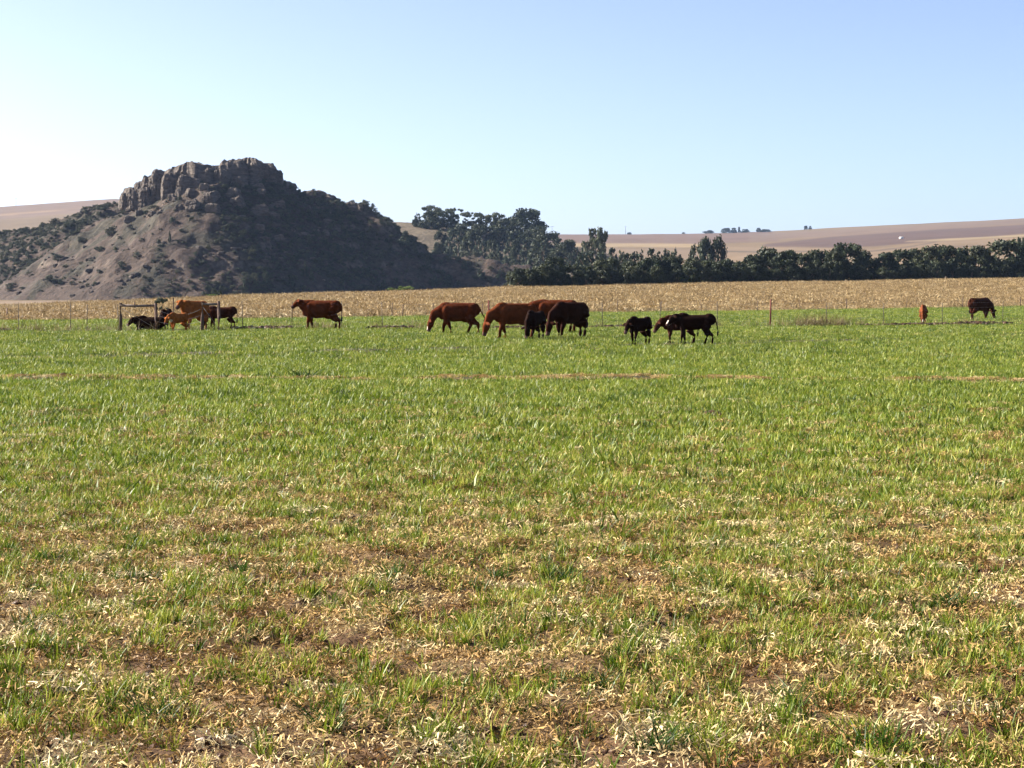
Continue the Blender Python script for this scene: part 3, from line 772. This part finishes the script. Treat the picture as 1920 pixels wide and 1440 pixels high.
def fan(n, d0, d1, half=.33):
    """n points spread evenly over the ground between two distances in front of the viewer"""
    dd = np.sqrt(rng.uniform(d0 * d0, d1 * d1, n)); return rng.uniform(-half, half, n) * dd, dd
def eul(n, tilt=.12): return np.stack([rng.normal(size=n) * tilt, rng.normal(size=n) * tilt, rng.uniform(0, 6.283, n)], -1)
def scl3(n, a, b, zf=None):
    s = rng.uniform(a, b, n); out = np.stack([s, s, s], -1)
    if zf is not None: out[:, 2] *= zf
    return out
def cover(X, Y):
    """how thick the young crop stands"""
    p = fbm(X * 2.8, Y * 1.9, 41, 3) * .68 + fbm(X * .7, Y * .35, 42, 2) * .32
    bare = .15 + .85 * smooth(.45, .58, p + .05 * smooth(8, 17, Y))
    thick = smooth(9.5, 20, Y + 6 * (fbm(X * .3, Y * .15, 43, 2) - .5))
    r1, r2 = rut_bare(X, Y)
    gaps = .55 + .45 * smooth(.38, .55, fbm(X * 1.6, Y * 1.1, 46, 2))
    return np.clip(np.maximum(bare, thick * gaps), 0.06, 1) * (1 - .88 * r1) * (1 - .7 * r2)
def keep(X, Y, m): return X[m], Y[m]
# near crop
X, Y = fan(34000, 5.6, 21); m = rng.uniform(size=len(X)) < cover(X, Y) * (.80 + .20 * smooth(9, 14, Y)) * (1 - .8 * smooth(15, 21, Y)); X, Y = keep(X, Y, m)
scatter('young_crop_grass', np.stack([X, Y, ground_z(X, Y)], -1), eul(len(X), .16), scl3(len(X), .65, 1.15), 'crop_tuft', label='sparse young green crop blades in the foreground', cat='grass')
X, Y = fan(54000, 12, 48); m = rng.uniform(size=len(X)) < cover(X, Y) * smooth(12, 21, Y); X, Y = keep(X, Y, m)
scatter('crop_sward', np.stack([X, Y, ground_z(X, Y)], -1), eul(len(X)), scl3(len(X), .6, 1.3), 'crop_patch', label='thick young green crop across the middle of the field', cat='grass')
X, Y = fan(42000, 44, 108); m = (rng.uniform(size=len(X)) < cover(X, Y)) & (Y < fence_y(X) - .4); X, Y = keep(X, Y, m)
scatter('crop_sward', np.stack([X, Y, ground_z(X, Y)], -1), eul(len(X)), scl3(len(X), .7, 1.1), 'crop_far', label='even green crop around the grazing cattle', cat='grass')
X, Y = fan(42000, 84, 245); db_ = np.interp(X / Y * FPX + CX, KP, DB)
m = (Y > fence_y(X) + .6) & (Y < db_ + 1) ; X, Y = keep(X, Y, m)
scatter('crop_sward', np.stack([X, Y, ground_z(X, Y)], -1), eul(len(X)), scl3(len(X), .9, 1.5), 'crop_far', label='green grass strip between the fence and the dry field', cat='grass')
# litter on the soil
gx_, gy_ = np.meshgrid(np.arange(-10, 10, .25), np.arange(5.5, 30, .25)); X = gx_.ravel(); Y = gy_.ravel()
m = (np.abs(X) < .33 * Y + .3) & (rng.uniform(size=len(X)) < 1 - .75 * smooth(16, 29, Y)); X, Y = keep(X, Y, m)
X = X + rng.normal(size=len(X)) * .02; Y = Y + rng.normal(size=len(Y)) * .02
X3 = rng.uniform(-13, 13, 450); Y3 = 37.2 - .05 * X3 + rng.normal(size=450) * .5
X = np.concatenate([X, X3]); Y = np.concatenate([Y, Y3])
scatter('straw_litter', np.stack([X, Y, ground_z(X, Y) + .008], -1), eul(len(X), .05), scl3(len(X), .95, 1.1), 'litter', label='pale straw and dead leaf litter on the brown soil', cat='straw')
X, Y = fan(2600, 5.6, 16); s = scl3(len(X), .008, .03)
scatter('soil_clods', np.stack([X, Y, ground_z(X, Y)], -1), eul(len(X), .3), s, 'clod', label='dark crumbs of soil between the crop tufts', cat='soil')
# dry maize field
X, Y = fan(115000, 120, 465, .36); px_ = X / Y * FPX + CX; db_ = np.interp(px_, KP, DB); de_ = np.interp(px_, KP, DE)
m = (Y > db_ - 1) & (Y < de_ + 3); X, Y = keep(X, Y, m)
scatter('maize_stubble', np.stack([X, Y, ground_z(X, Y)], -1), eul(len(X)), scl3(len(X), .7, 1.3, .5 + .9 * fbm(X * .1, Y * .1, 44, 2)), 'maize', label='dry tan maize stubble field behind the fence', cat='stubble')
# fence line: dry grass and earth
n = 2200; X = rng.uniform(-32, 36, n); Y = fence_y(X) + rng.normal(size=n) * .5; pf = X / Y * FPX + CX
dens = .12 + .85 * np.exp(-((pf - 1530) / 55) ** 2) + .4 * np.exp(-((pf - 590) / 40) ** 2) + .35 * (pf < 220) + .3 * np.exp(-((pf - 1805) / 20) ** 2) + .25 * np.exp(-((pf - 740) / 50) ** 2)
m = rng.uniform(size=n) < dens; X, Y = keep(X, Y, m)
scatter('dry_grass', np.stack([X, Y, ground_z(X, Y)], -1), eul(len(X), .25), scl3(len(X), .40, .75) * (1 + .7 * np.exp(-((X / Y * FPX + CX - 1530) / 60) ** 2))[:, None], 'dry_tuft', label='pale dry grass stalks along the fence line', cat='dry grass')
n = 2600; X = rng.uniform(-30, 34, n); Y = fence_y(X) + rng.normal(size=n) * .3; pf = X / Y * FPX + CX
m = smooth(.46, .60, fbm(X * .35, Y * 0 + 5, 45, 2)) * ((pf > 440) | (pf < 20)) > rng.uniform(size=n); X, Y = keep(X, Y, m)
scatter('earth_clods', np.stack([X, Y, ground_z(X, Y) + .02], -1), eul(len(X), .3), scl3(len(X), .05, .17), 'clod', label='dark lumps of earth in broken lines along the fence', cat='soil')
# scrub cover of the rocky hill
n = 52000; X = rng.uniform(-380, 40, n); Y = rng.uniform(760, 1010, n)
ix = ((X - hx[0]) / 1.25).astype(int); iy = ((Y - hy[0]) / 1.25).astype(int)
Z = KZ[iy, ix]; gxs = gx[iy, ix]; gys = gy[iy, ix]
right = smooth(-.35, .25, -gxs)                                   # scrub thickened on slopes turned from the sun, to deepen their shade
dn = .16 + .84 * right * smooth(.30, .5, fbm(X * .04, Y * .04, 59, 3)) + .5 * smooth(.55, .65, fbm(X * .06, Y * .06, 60, 3))
pxs = X / Y * FPX + CX; pys = HY - (Z - CAMZ) * FPX / Y
gully = (pxs < 235) & (pys < 380 + (228 - pxs) * .70)                # the bushy gully and shoulder left of the open slope
dn = np.where(gully, 1.5 * smooth(.25, .5, fbm(X * .05, Y * .05, 77, 3)), dn); right = np.where(gully, 1.0, right)
m = (rng.uniform(size=n) < dn * .55) & (Z > -1); X, Y, Z = X[m], Y[m], Z[m]
scatter('hill_scrub', np.stack([X, Y, Z - .3], -1), eul(len(X), .05), np.stack([w_ := rng.uniform(.8, 3.4, len(X)) * (.55 + .45 * right[m]), w_, w_ * rng.uniform(.45, .85, len(X))], -1), 'scrub', label='dark scrub covering the shaded side of the rocky hill', cat='scrub')

# ------------------------------------------------------------------ cattle
def ellip(mb, c, r, n=10):
    pts = []; ra = []; rb = []
    for k in range(9):
        t = -math.cos(math.pi * k / 8); q = math.sqrt(max(0, 1 - t * t)) + .02
        pts.append((c[0] + r[0] * t, c[1], c[2])); ra.append(r[1] * q); rb.append(r[2] * q)
    mb.tube(pts, ra, n, rb)
def animal_mesh(p):
    """one continuous body: torso, neck, head, ears, legs and tail grown together. Forward is +x, hooves at z = 0, hip height about 1.32"""
    calf = p.get('calf', False); lying = p.get('lying', False); mb = MB()
    up = .09 if calf else 0.0; slim = .80 if calf else 1.0
    dz = -.52 if lying else 0.0
    #        x     centre  half width, half height
    spec = [(-.87, 1.08, .10, .16), (-.82, 1.06, .20, .24), (-.70, 1.03, .27, .29), (-.50, 1.00, .29, .32), (-.18, .935, .335, .385), (.18, .92, .335, .40),
            (.48, .955, .275, .36), (.64, .985, .215, .30), (.76, 1.0, .15, .22), (.83, 1.0, .08, .13)]
    pts = [(x, 0, c + dz + up * .6) for x, c, a, b in spec]
    mb.tube(pts, [a * slim for x, c, a, b in spec], 18, [b * (slim + .04 * calf) for x, c, a, b in spec])
    for s in (-1, 1):
        ellip(mb, (.46, s * .19 * slim, .93 + dz + up * .5), (.19, .11 * slim, .27 * slim)); ellip(mb, (-.58, s * .19 * slim, .99 + dz + up * .5), (.24, .12 * slim, .27 * slim))
    if not calf: ellip(mb, (-.36, 0, .60 + dz + .12 * lying), (.20, .13, .11))
    ellip(mb, (.64, 0, .78 + dz + up * .5), (.15, .10 * slim, .17 * slim))
    ellip(mb, (-.66, 0, 1.20 + dz + up * .6), (.20, .17, .12)); ellip(mb, (.46, 0, 1.22 + dz + up * .6), (.26, .14, .13))
    head = p.get('head', 'up'); hy_ = p.get('head_turn', 0.0)
    if head == 'up': n1, n2, hd = (.78, .01, 1.13), (.93, .02, 1.25), (.74, 0, -.58)
    elif head == 'graze': n1, n2, hd = (.97, .02, .84), (1.10, .03, .53), (.26, 0, -.95)
    elif head == 'low': n1, n2, hd = (.92, .02, 1.00), (1.08, .03, .93), (.48, 0, -.85)
    else: n1, n2, hd = (.88, .02, 1.10), (1.02, .03, 1.15), (.62, 0, -.70)
    if calf and head == 'graze': n2 = (1.02, .04, .56)
    sh = lambda q: Vector((q[0] * (.94 if calf else 1), q[1], q[2] + dz + (up * .5 if head != 'graze' else 0)))
    n0 = Vector((.52, 0, 1.03 + dz + up * .6)); n1 = sh(n1); n2 = sh(n2)
    rot = Matrix.Rotation(hy_, 3, 'Z'); n2 = n0 + rot @ (n2 - n0); n1 = n0 + Matrix.Rotation(hy_ * .5, 3, 'Z') @ (n1 - n0)
    kn_ = .84 if head == 'graze' else 1.0
    mb.tube([n0, n0.lerp(n1, .5), n1, n1.lerp(n2, .55), n2], [.20 * slim, .19 * slim, .155 * kn_, .13 * kn_, .11 * kn_], 14, [.31 * slim, .29 * slim * kn_, .235 * kn_, .18 * kn_, .14 * kn_])
    hdv = rot @ Vector(hd).normalized(); hs = 1.12 if calf else 1.0
    h0 = n2 - hdv * .05 * hs; L = .45 * hs
    side = (rot @ Vector((0, 1, 0))); upv = hdv.cross(side).normalized()
    if upv.z < 0: upv = -upv
    hp = [h0 - hdv * .06, h0 + hdv * .02 * L, h0 + hdv * .28 * L, h0 + hdv * .55 * L, h0 + hdv * .8 * L, h0 + hdv * L, h0 + hdv * (L + .03)]
    mb.tube(hp, [.08, .115, .122, .09, .08, .078, .05], 12, [.07, .125, .145, .115, .09, .085, .05], up=upv)
    for s in (-1, 1):                                       # ears
        e0 = h0 + side * s * .09 + upv * .05; e1 = e0 + side * s * .12 - upv * .02 + hdv * .03; e2 = e0 + side * s * .23 - upv * .07 + hdv * .05
        mb.tube([e0, e1, e2], [.04, .08, .025], 8, [.03, .035, .022], up=upv)
        if p.get('horns'):
            b0 = h0 + side * s * .06 + upv * .09; mb.tube([b0, b0 + side * s * .12 + upv * .04, b0 + side * s * .17 + upv * .13], [.028, .022, .012], 7)
    st = p.get('stride', (.05, -.05, .05, -.05)); hoofs = []
    if lying:
        for s in (-1, 1):
            mb.tube([(.50, s * .2, .36), (.66, s * .26, .12), (.42, s * .30, .07), (.24, s * .30, .05)], [.13, .08, .05, .05], 8)
            mb.tube([(-.55, s * .2, .42), (-.30, s * .34, .20), (-.62, s * .36, .09), (-.40, s * .40, .05)], [.20, .13, .06, .05], 8)
    else:
        k = .95 if calf else 1.12
        for s, o in ((1, st[0]), (-1, st[1])):              # front legs
            mb.tube([(.45, s * .15 * slim, .92), (.47 + o * .1, s * .17 * slim, .70), (.46 + o * .35, s * .155 * slim, .52), (.485 + o * .75, s * .145 * slim, .355), (.475 + o * .95, s * .14 * slim, .24), (.47 + o, s * .14 * slim, .115), (.495 + o, s * .14 * slim, .055), (.505 + o, s * .14 * slim, 0)],
                    [.15 * k, .13 * k, .09 * k, .063 * k, .047 * k, .048 * k, .056 * k, .064 * k], 9)
        for s, o in ((1, st[2]), (-1, st[3])):              # hind legs: knee forward and high, hock back
            mb.tube([(-.56, s * .14 * slim, 1.0), (-.54, s * .19 * slim, .82), (-.50 + o * .15, s * .195 * slim, .66), (-.63 + o * .5, s * .17 * slim, .50), (-.735 + o * .7, s * .155 * slim, .42), (-.715 + o * .85, s * .15 * slim, .28), (-.695 + o, s * .15 * slim, .12), (-.67 + o, s * .15 * slim, .055), (-.66 + o, s * .15 * slim, 0)],
                    [.20 * k, .22 * k, .165 * k, .105 * k, .072 * k, .052 * k, .05 * k, .058 * k, .066 * k], 9)
    t = p.get('tail', .0)
    tp = [(-.82, 0, 1.22 + dz + up * .6), (-.91, 0, 1.10 + dz + up), (-.93 - t * .4, 0, .84 + dz * .8 + t * .15), (-.90 - t, 0, .62 + dz * .55 + t * .25)]
    if lying: tp = [(-.82, 0, .70), (-.92, .02, .5), (-.93, .06, .25), (-.90, .12, .08)]
    mb.tube(tp, [.045, .033, .027, .026], 8)
    me0 = mb.mesh('raw', None)
    o = link('raw', me0)
    r_ = o.modifiers.new('r', 'REMESH'); r_.mode = 'VOXEL'; r_.voxel_size = .019
    s_ = o.modifiers.new('s', 'SMOOTH'); s_.factor = .5; s_.iterations = 4
    dg = bpy.context.evaluated_depsgraph_get(); dg.update()
    me = bpy.data.meshes.new_from_object(o.evaluated_get(dg)); bpy.data.objects.remove(o); bpy.data.meshes.remove(me0)
    me.name = 'cattle_body'
    P = np.empty(len(me.vertices) * 3, np.float32); me.vertices.foreach_get('co', P); P = P.reshape(-1, 3)
    base = np.array(p['coat']); Cc = np.repeat(base[None], len(P), 0)
    hv = np.array(h0); ax = np.array(hdv); along = (P - hv) @ ax; offax = np.linalg.norm(P - hv - along[:, None] * ax, axis=1)
    onhead = (offax < .17) & (along > -.05) & (along < .62)
    muz = onhead & (along > .78 * L); Cc[muz] = np.array([.09, .05, .045])
    if p.get('white_face'): Cc[onhead & (along > .60 * L) & (along < .92 * L) & (np.abs((P - hv) @ np.array(side)) < .045)] = (.70, .62, .52)
    if p.get('white_chest'): Cc[(P[:, 0] > .62) & (P[:, 2] < .92) & (P[:, 2] > .58) & (np.abs(P[:, 1]) < .13) & ~onhead] = (.62, .52, .40)
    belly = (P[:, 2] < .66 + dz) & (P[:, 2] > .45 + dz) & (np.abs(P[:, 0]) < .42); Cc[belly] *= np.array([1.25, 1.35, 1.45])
    if not lying:
        lowl = P[:, 2] < .33; Cc[lowl & ~onhead] *= .6
        Cc[(P[:, 2] < .065) & ~onhead] = (.02, .016, .014)
    set_col(me, Cc); me.materials.append(M['coat'])
    me.polygons.foreach_set('use_smooth', np.ones(len(me.polygons), bool))
    eyes = [h0 + hdv * .24 * L + side * s * .108 + upv * .045 for s in (-1, 1)]
    return me, eyes, tp
def animal(name, p, px, dd, yaw, height, label, cat):
    me, eyes, tp = animal_mesh(p)
    x = wx(px, dd); o = link(name, me); s = height / 1.33
    o.location = (x, dd, gz(x, dd) - .015 + p.get('dz', 0)); o.rotation_euler = (0, 0, R(yaw)); o.scale = (s, s, s)
    for e in eyes:
        b = MB(); ellip(b, e, (.022, .016, .022), 8); b.build('eye', M['eye'], o, sm=True)
    e = Vector(tp[-1]); b = MB()
    b.tube([e + Vector((0, 0, .03)), e + Vector((-.01, 0, -.08)), e + Vector((.005, 0, -.20)), e + Vector((.01, 0, -.26))], [.024, .04, .032, .008], 8)
    if not p.get('lying'): b.build('tail_tuft', M['eye'], o, sm=True)
    return tag(o, label, cat, 'cattle on the green crop')
RED = (.085, .021, .008); ORANGE = (.25, .080, .022); DARK = (.016, .007, .005); BROWN = (.038, .012, .007)
herd = [
 ('cow', dict(coat=RED, head='up', stride=(.07, -.10, .03, -.12), tail=.02), 601, 89.0, 180, 1.36, 'red brown cow standing alone side-on with its head up, facing left', 'cow'),
 ('cow', dict(coat=RED, head='graze', stride=(.12, -.20, .26, -.18), tail=.22, white_face=True), 858, 79.5, 183, 1.28, 'grazing red brown cow with a pale muzzle, walking left, leftmost of the middle group', 'cow'),
 ('cow', dict(coat=(.12, .032, .011), head='graze', stride=(.16, -.18, .06, -.08), horns=False), 964, 71.6, 203, 1.30, 'big bright chestnut cow grazing head down at the centre, nearest of the middle group', 'cow'),
 ('calf', dict(coat=DARK, calf=True, head='graze', stride=(.06, -.06, .05, -.05)), 1003, 70.0, 246, 1.03, 'dark calf grazing towards the viewer at the rump of the big chestnut cow', 'calf'),
 ('cow', dict(coat=RED, head='low', stride=(.05, -.05, .10, -.06), tail=.05), 1040, 83.0, 180, 1.42, 'tall brown cow facing left, farthest back in the middle group', 'cow'),
 ('cow', dict(coat=(.028, .010, .006), head='graze', stride=(.10, -.06, .05, -.05), tail=.06), 1068, 74.0, 226, 1.36, 'very dark cow with hanging tail at the right end of the middle group, head down', 'cow'),
 ('calf', dict(coat=DARK, calf=True, head='low', stride=(.04, -.06, .06, -.02)), 1199, 62.9, -128, .88, 'dark calf standing apart with lowered head, leftmost of the three calves', 'calf'),
 ('calf', dict(coat=BROWN, calf=True, head='low', stride=(.04, -.05, .06, -.06)), 1274, 66.2, 190, .93, 'dark calf half hidden behind another calf, its lowered head sticking out left', 'calf'),
 ('calf', dict(coat=DARK, calf=True, head='mid', head_turn=.5, stride=(.05, -.10, .22, -.10), tail=.12, white_face=True), 1301, 64.2, 176, 1.0, 'black brown calf with red lit ear, walking in front at the right of the calves', 'calf'),
 ('calf', dict(coat=(.15, .045, .018), calf=True, head='graze', white_face=True, stride=(.04, -.04, .04, -.04)), 1731, 108.0, -105, 1.0, 'small chestnut calf with a white face patch beyond the fence, at the right', 'calf'),
 ('cow', dict(coat=BROWN, head='graze', stride=(.10, -.12, .16, -.10)), 1838, 127.0, 33, 1.42, 'dark cow grazing towards the right beyond the fence, farthest right', 'cow'),
 ('calf', dict(coat=DARK, calf=True, lying=True, head='mid', dz=-.02), 283, 88.6, 175, 1.12, 'dark calf lying on the grass behind the left wooden brace', 'calf'),
 ('calf', dict(coat=DARK, calf=True, head='low', stride=(.03, -.03, .04, -.04)), 313, 90.6, 82, .96, 'dark calf seen from behind between the lying calf and the orange ones', 'calf'),
 ('calf', dict(coat=ORANGE, calf=True, head='low', white_chest=True, stride=(.05, -.08, .04, -.06)), 334, 86.2, 232, .84, 'small orange calf with a white chest in front of the tall orange cow', 'calf'),
 ('cow', dict(coat=ORANGE, head='up', stride=(.08, -.08, .05, -.08)), 364, 89.2, 242, 1.36, 'tall sunlit orange cow standing between the two wooden braces', 'cow'),
 ('calf', dict(coat=BROWN, calf=True, head='graze', stride=(.06, -.08, .10, -.08), tail=.04), 414, 92.0, 180, 1.06, 'dark brown calf behind the right wooden brace', 'calf'),
]
for a in herd: animal(*a)

# ------------------------------------------------------------------ fence, braces
def brace(name, pa, pb, dd, top_py, rail_py, label, overhang=0.0):
    xa, xb = wx(pa, dd), wx(pb, dd); g0 = gz(xa, dd)
    root = empty(name, ((xa + xb) / 2, dd, g0)); hw = (xb - xa) / 2; ht = wz(top_py, dd) - g0; hr = wz(rail_py, dd) - g0
    for s in (-1, 1):
        b = MB(); h = ht + random.uniform(-.02, .03)
        b.tube([(s * hw, 0, -.3), (s * hw + .01, 0, h * .5), (s * hw - .005 * s, 0, h)], [.075, .07, .065], 10); b.build('post', M['post_wood'], root, sm=True)
    b = MB(); b.tube([(-hw - overhang, .0, hr + .01), (0, .01, hr - .015), (hw - .03, 0, hr)], [.055, .055, .05], 10); b.build('rail', M['rail_wood'], root, sm=True)
    for dz_ in (0.0, .02):
        b = MB(); b.tube([(-hw, .02, hr - .08 - dz_), (hw, .02, .12 + dz_)], [.005, .005], 5); b.build('stay_wire', M['wire'], root)
    return tag(root, label, 'fence brace', 'wooden fence braces')
br1 = brace('fence_brace', 226, 292, 87.0, 567, 573, 'wooden H-brace of two posts and a rail, left of the gateway')
b = MB(); b.tube([(-.15, 0, 1.05), (-.15, 0, 1.30)], [.03, .025], 8); b.build('rail_stub', M['post_wood'], br1, sm=True)
brace('fence_brace', 379, 410, 87.0, 565, 570, 'short wooden H-brace right of the gateway, cattle behind it')
# sagging gateway wire with a bent branch across it
xa, xb = wx(292, 87), wx(379, 87); g0 = gz(xa, 87)
gw = empty('gateway_wire', ((xa + xb) / 2, 87.0, g0)); hw = (xb - xa) / 2 - .08
for z0, sag in ((.98, .26), (.72, .20), (.45, .14)):
    b = MB(); b.tube([(-hw + 2 * hw * k / 12, 0, z0 - sag * (1 - (k / 6 - 1) ** 2)) for k in range(13)], [.008] * 13, 5); b.build('wire_strand', M['wire'], gw)
tag(gw, 'sagging wires hung across the gateway between the wooden braces', 'gate')

def fence_run(root, pxs, dist_f, h, rad, kind, mat, heavy=()):
    pts = []
    for px in pxs:
        dd = 95.0
        for _ in range(30): dd = dist_f(wx(px, dd))
        x = wx(px, dd); z = gz(x, dd); hh = heavy[1] if heavy and px in heavy[0] else h * random.uniform(.93, 1.06)
        r_ = heavy[2] if heavy and px in heavy[0] else rad
        ln = random.uniform(-.05, .05)
        b = MB(); b.tube([(x, dd, z - .25), (x + ln * .5, dd, z + hh * .5), (x + ln, dd, z + hh)], [r_, r_, r_ * .9], 7)
        b.build('post' if heavy and px in heavy[0] else 'dropper', heavy[3] if heavy and px in heavy[0] else mat, root, sm=True)
        pts.append((x, dd, z))
    return pts
def wires(root, pts, hs, rad):
    for hh in hs:
        pp = []
        for a, c in zip(pts[:-1], pts[1:]):
            for k in range(4):
                t = k / 4; pp.append((a[0] + (c[0] - a[0]) * t, a[1] + (c[1] - a[1]) * t - .02, a[2] + (c[2] - a[2]) * t + hh - .03 * math.sin(math.pi * t)))
        pp.append((pts[-1][0], pts[-1][1] - .02, pts[-1][2] + hh))
        b = MB(); b.tube(pp, [rad] * len(pp), 4); b.build('wire_strand', M['wire'], root)
nf = empty('wire_fence', (0, 0, 0)); HV = ((917, 1444), 1.34, .042, M['rust'])
p1 = fence_run(nf, [455, 547, 640, 717, 812, 917, 1020, 1130, 1237, 1345, 1444, 1550, 1657, 1767, 1880, 1990], fence_y, 1.22, .017, 'd', M['steel'], HV)
wires(nf, p1, (.30, .60, .90, 1.15), .0022)
tag(nf, 'wire stock fence with thin droppers running right of the gateway behind the cattle', 'fence')
lf = empty('wire_fence', (0, 0, 0))
p1 = fence_run(lf, [-60, 35, 132, 163, 222], lambda X: 87.0 + 0 * X, 1.18, .017, 'd', M['steel'])
wires(lf, p1, (.30, .60, .90, 1.12), .0022)
tag(lf, 'short stretch of wire fence left of the wooden brace', 'fence')
ff = empty('wire_fence', (0, 0, 0))
dbf = lambda X: None
pts = []
for px in [735, 755, 840, 905, 1158, 1240, 1315, 1420, 1500, 1587, 1700, 1805, 1860, 1913]:
    dd = float(np.interp(px, KP, DB)) - 1.5; x = wx(px, dd); z = gz(x, dd); hh = 1.15 * random.uniform(.9, 1.15)
    r_ = .05 if px in (1587, 1805, 755, 1913) else .03
    b = MB(); b.tube([(x, dd, z - .25), (x + random.uniform(-.04, .04), dd, z + hh)], [r_, r_ * .9], 7); b.build('post', M['post_wood'], ff, sm=True); pts.append((x, dd, z))
wires(ff, pts, (.4, .75, 1.05), .003)
tag(ff, 'farther wire fence with short posts along the near edge of the dry field', 'fence')
# snag and small tree in the dry field behind the gateway
dd = 150.0; x = wx(304, dd); z = gz(x, dd)
tree('thorn_tree', 'umbrella', 304, 559, dd, 30, z, 'small flat-topped thorn tree in the dry field above the gateway')
b = MB(); dd = 145.0; x = wx(325, dd); z = gz(x, dd); b.tube([(0, 0, -.2), (.02, 0, .6), (0, 0, wz(558, dd) - z)], [.05, .045, .04], 8)
tag(b.build('lone_post', M['post_wood'], None, (x, dd, z), True), 'lone post standing in the dry field above the gateway', 'post')
b = MB(); dd = 150.0; x = wx(13, dd); z = gz(x, dd); b.tube([(0, 0, -.2), (-.01, 0, .9), (0, 0, wz(578, dd) - z)], [.05, .05, .04], 8); b.tube([(0, 0, .65), (.30, 0, -.05)], [.04, .04], 8)
tag(b.build('strainer_post', M['post_wood'], None, (x, dd, z), True), 'dark post with a slanting stay at the left edge of the dry field', 'post')

# ------------------------------------------------------------------ distant bits
def mast(px, top, dd, base, label, bar=False):
    x = wx(px, dd); r0 = empty('power_pole', (x, dd, base)); h = wz(top, dd) - base
    b = MB(); b.tube([(0, 0, -1), (0, 0, h)], [.35, .25], 6); b.build('pole', M['steel'], r0)
    b = MB(); b.box((0, 0, h - 1.0), (8.0 if bar else 3.0, .3, .3)); b.build('crossarm', M['steel'], r0)
    tag(r0, label, 'pole', 'distant power poles')
mast(30, 371, 3490, gz(wx(30, 3490), 3490), 'thin pole on the far left skyline')
mast(1035, 424, 3490, gz(wx(1035, 3490), 3490), 'thin pole with a long crossarm on the horizon right of the ridge trees', True)
mast(1173, 424, 3490, gz(wx(1173, 3490), 3490), 'thin pole on the horizon above the brown far field')
dd = 2100.0
for _ in range(40):
    zz_ = gz(wx(1690, dd), dd)
    if HY - (zz_ - CAMZ) * FPX / dd < 459: break
    dd += 40
x = wx(1690, dd); sh_ = empty('farm_shed', (x, dd, gz(x, dd)), .4); sh_.scale = (.55, .55, .55)
b = MB(); b.box((0, 0, 1.4), (7, 5, 3.0)); b.build('wall', M['white_paint'], sh_)
b = MB(); b.box((0, -1.35, 3.35), (7.4, 3.1, .12), Matrix.Rotation(.35, 3, 'X')); b.box((0, 1.35, 3.35), (7.4, 3.1, .12), Matrix.Rotation(-.35, 3, 'X')); b.build('roof', M['white_paint'], sh_)
b = MB(); b.box((0, -2.52, 1.1), (1.4, .06, 2.2)); b.build('door', M['dark_glass'], sh_)
tag(sh_, 'tiny white farm shed on the far slope at the right', 'shed')

# darker grass tufts that stand out in the foreground
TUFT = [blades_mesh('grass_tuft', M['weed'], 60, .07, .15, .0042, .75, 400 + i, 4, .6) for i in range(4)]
tufts = [(265, 1095, 1.1), (745, 1100, 1.15), (1052, 1092, 1.1), (1340, 1112, 1.0), (1545, 1112, 1.0), (1790, 1142, 1.15), (450, 1090, 1.0), (85, 1062, 1.0), (935, 1088, .9), (1740, 1110, .9),
                                 (55, 1180, .9), (620, 1370, 1.0), (290, 1350, 1.1), (1480, 1310, .9), (1230, 1420, 1.0), (570, 712, 2.4), (1640, 1420, 1.1), (1120, 1300, .8)]
for i, (px, py, s) in enumerate(tufts):
    dd = CAMZ * FPX / (py - HY); x = wx(px, dd)
    o = link('grass_tuft', TUFT[i % 4]); o.location = (x, dd, gz(x, dd)); o.scale = (s, s, s * .9); o.rotation_euler = (0, 0, random.uniform(0, 6))
    tag(o, 'thick dark green grass tuft by the long rut across the field' if py < 800 else nth([q[0] for q in tufts if q[1] > 800], px) + ' dark green grass tuft from the left in the sparse foreground', 'grass tuft', 'dark grass tufts')

for i, (px, py, s_) in enumerate([(1335, 782, .10), (215, 866, .07), (120, 708, .12), (1120, 655, .12), (1690, 712, .10), (300, 722, .10)]):
    dd = CAMZ * FPX / (py - HY); x = wx(px, dd)
    o = link('dung_pat', SRC['clod'][0].objects[i % 4].data); o.location = (x, dd, gz(x, dd) + .02); o.scale = (s_ * 1.5, s_, s_ * .7)
    tag(o, nth([1335, 215, 120, 1120, 1690, 300], px) + ' dark dung pat from the left in the green crop', 'dung', 'dung pats in the crop')

# ------------------------------------------------------------------ haze
hz = MB(); x0, x1, y0, y1, z0, z1 = -11600, 11600, -700, 5300, min(float(ZZ.min()), -41) - 2, float(max(ZZ.max(), KZ.max())) + 25
hz.box(((x0 + x1) / 2, (y0 + y1) / 2, (z0 + z1) / 2), (x1 - x0, y1 - y0, z1 - z0))
hm = bpy.data.materials.new('haze'); hm.use_nodes = True; nt = hm.node_tree
nt.nodes.remove(nt.nodes['Principled BSDF'])
pv = nt.nodes.new('ShaderNodeVolumePrincipled'); pv.inputs['Color'].default_value = (.46, .64, 1.0, 1); pv.inputs['Density'].default_value = 0.000032
nt.links.new(pv.outputs[0], nt.nodes['Material Output'].inputs['Volume'])
tag(hz.build('haze', hm), 'thin blue haze over the far hills', 'haze', None, 'stuff')
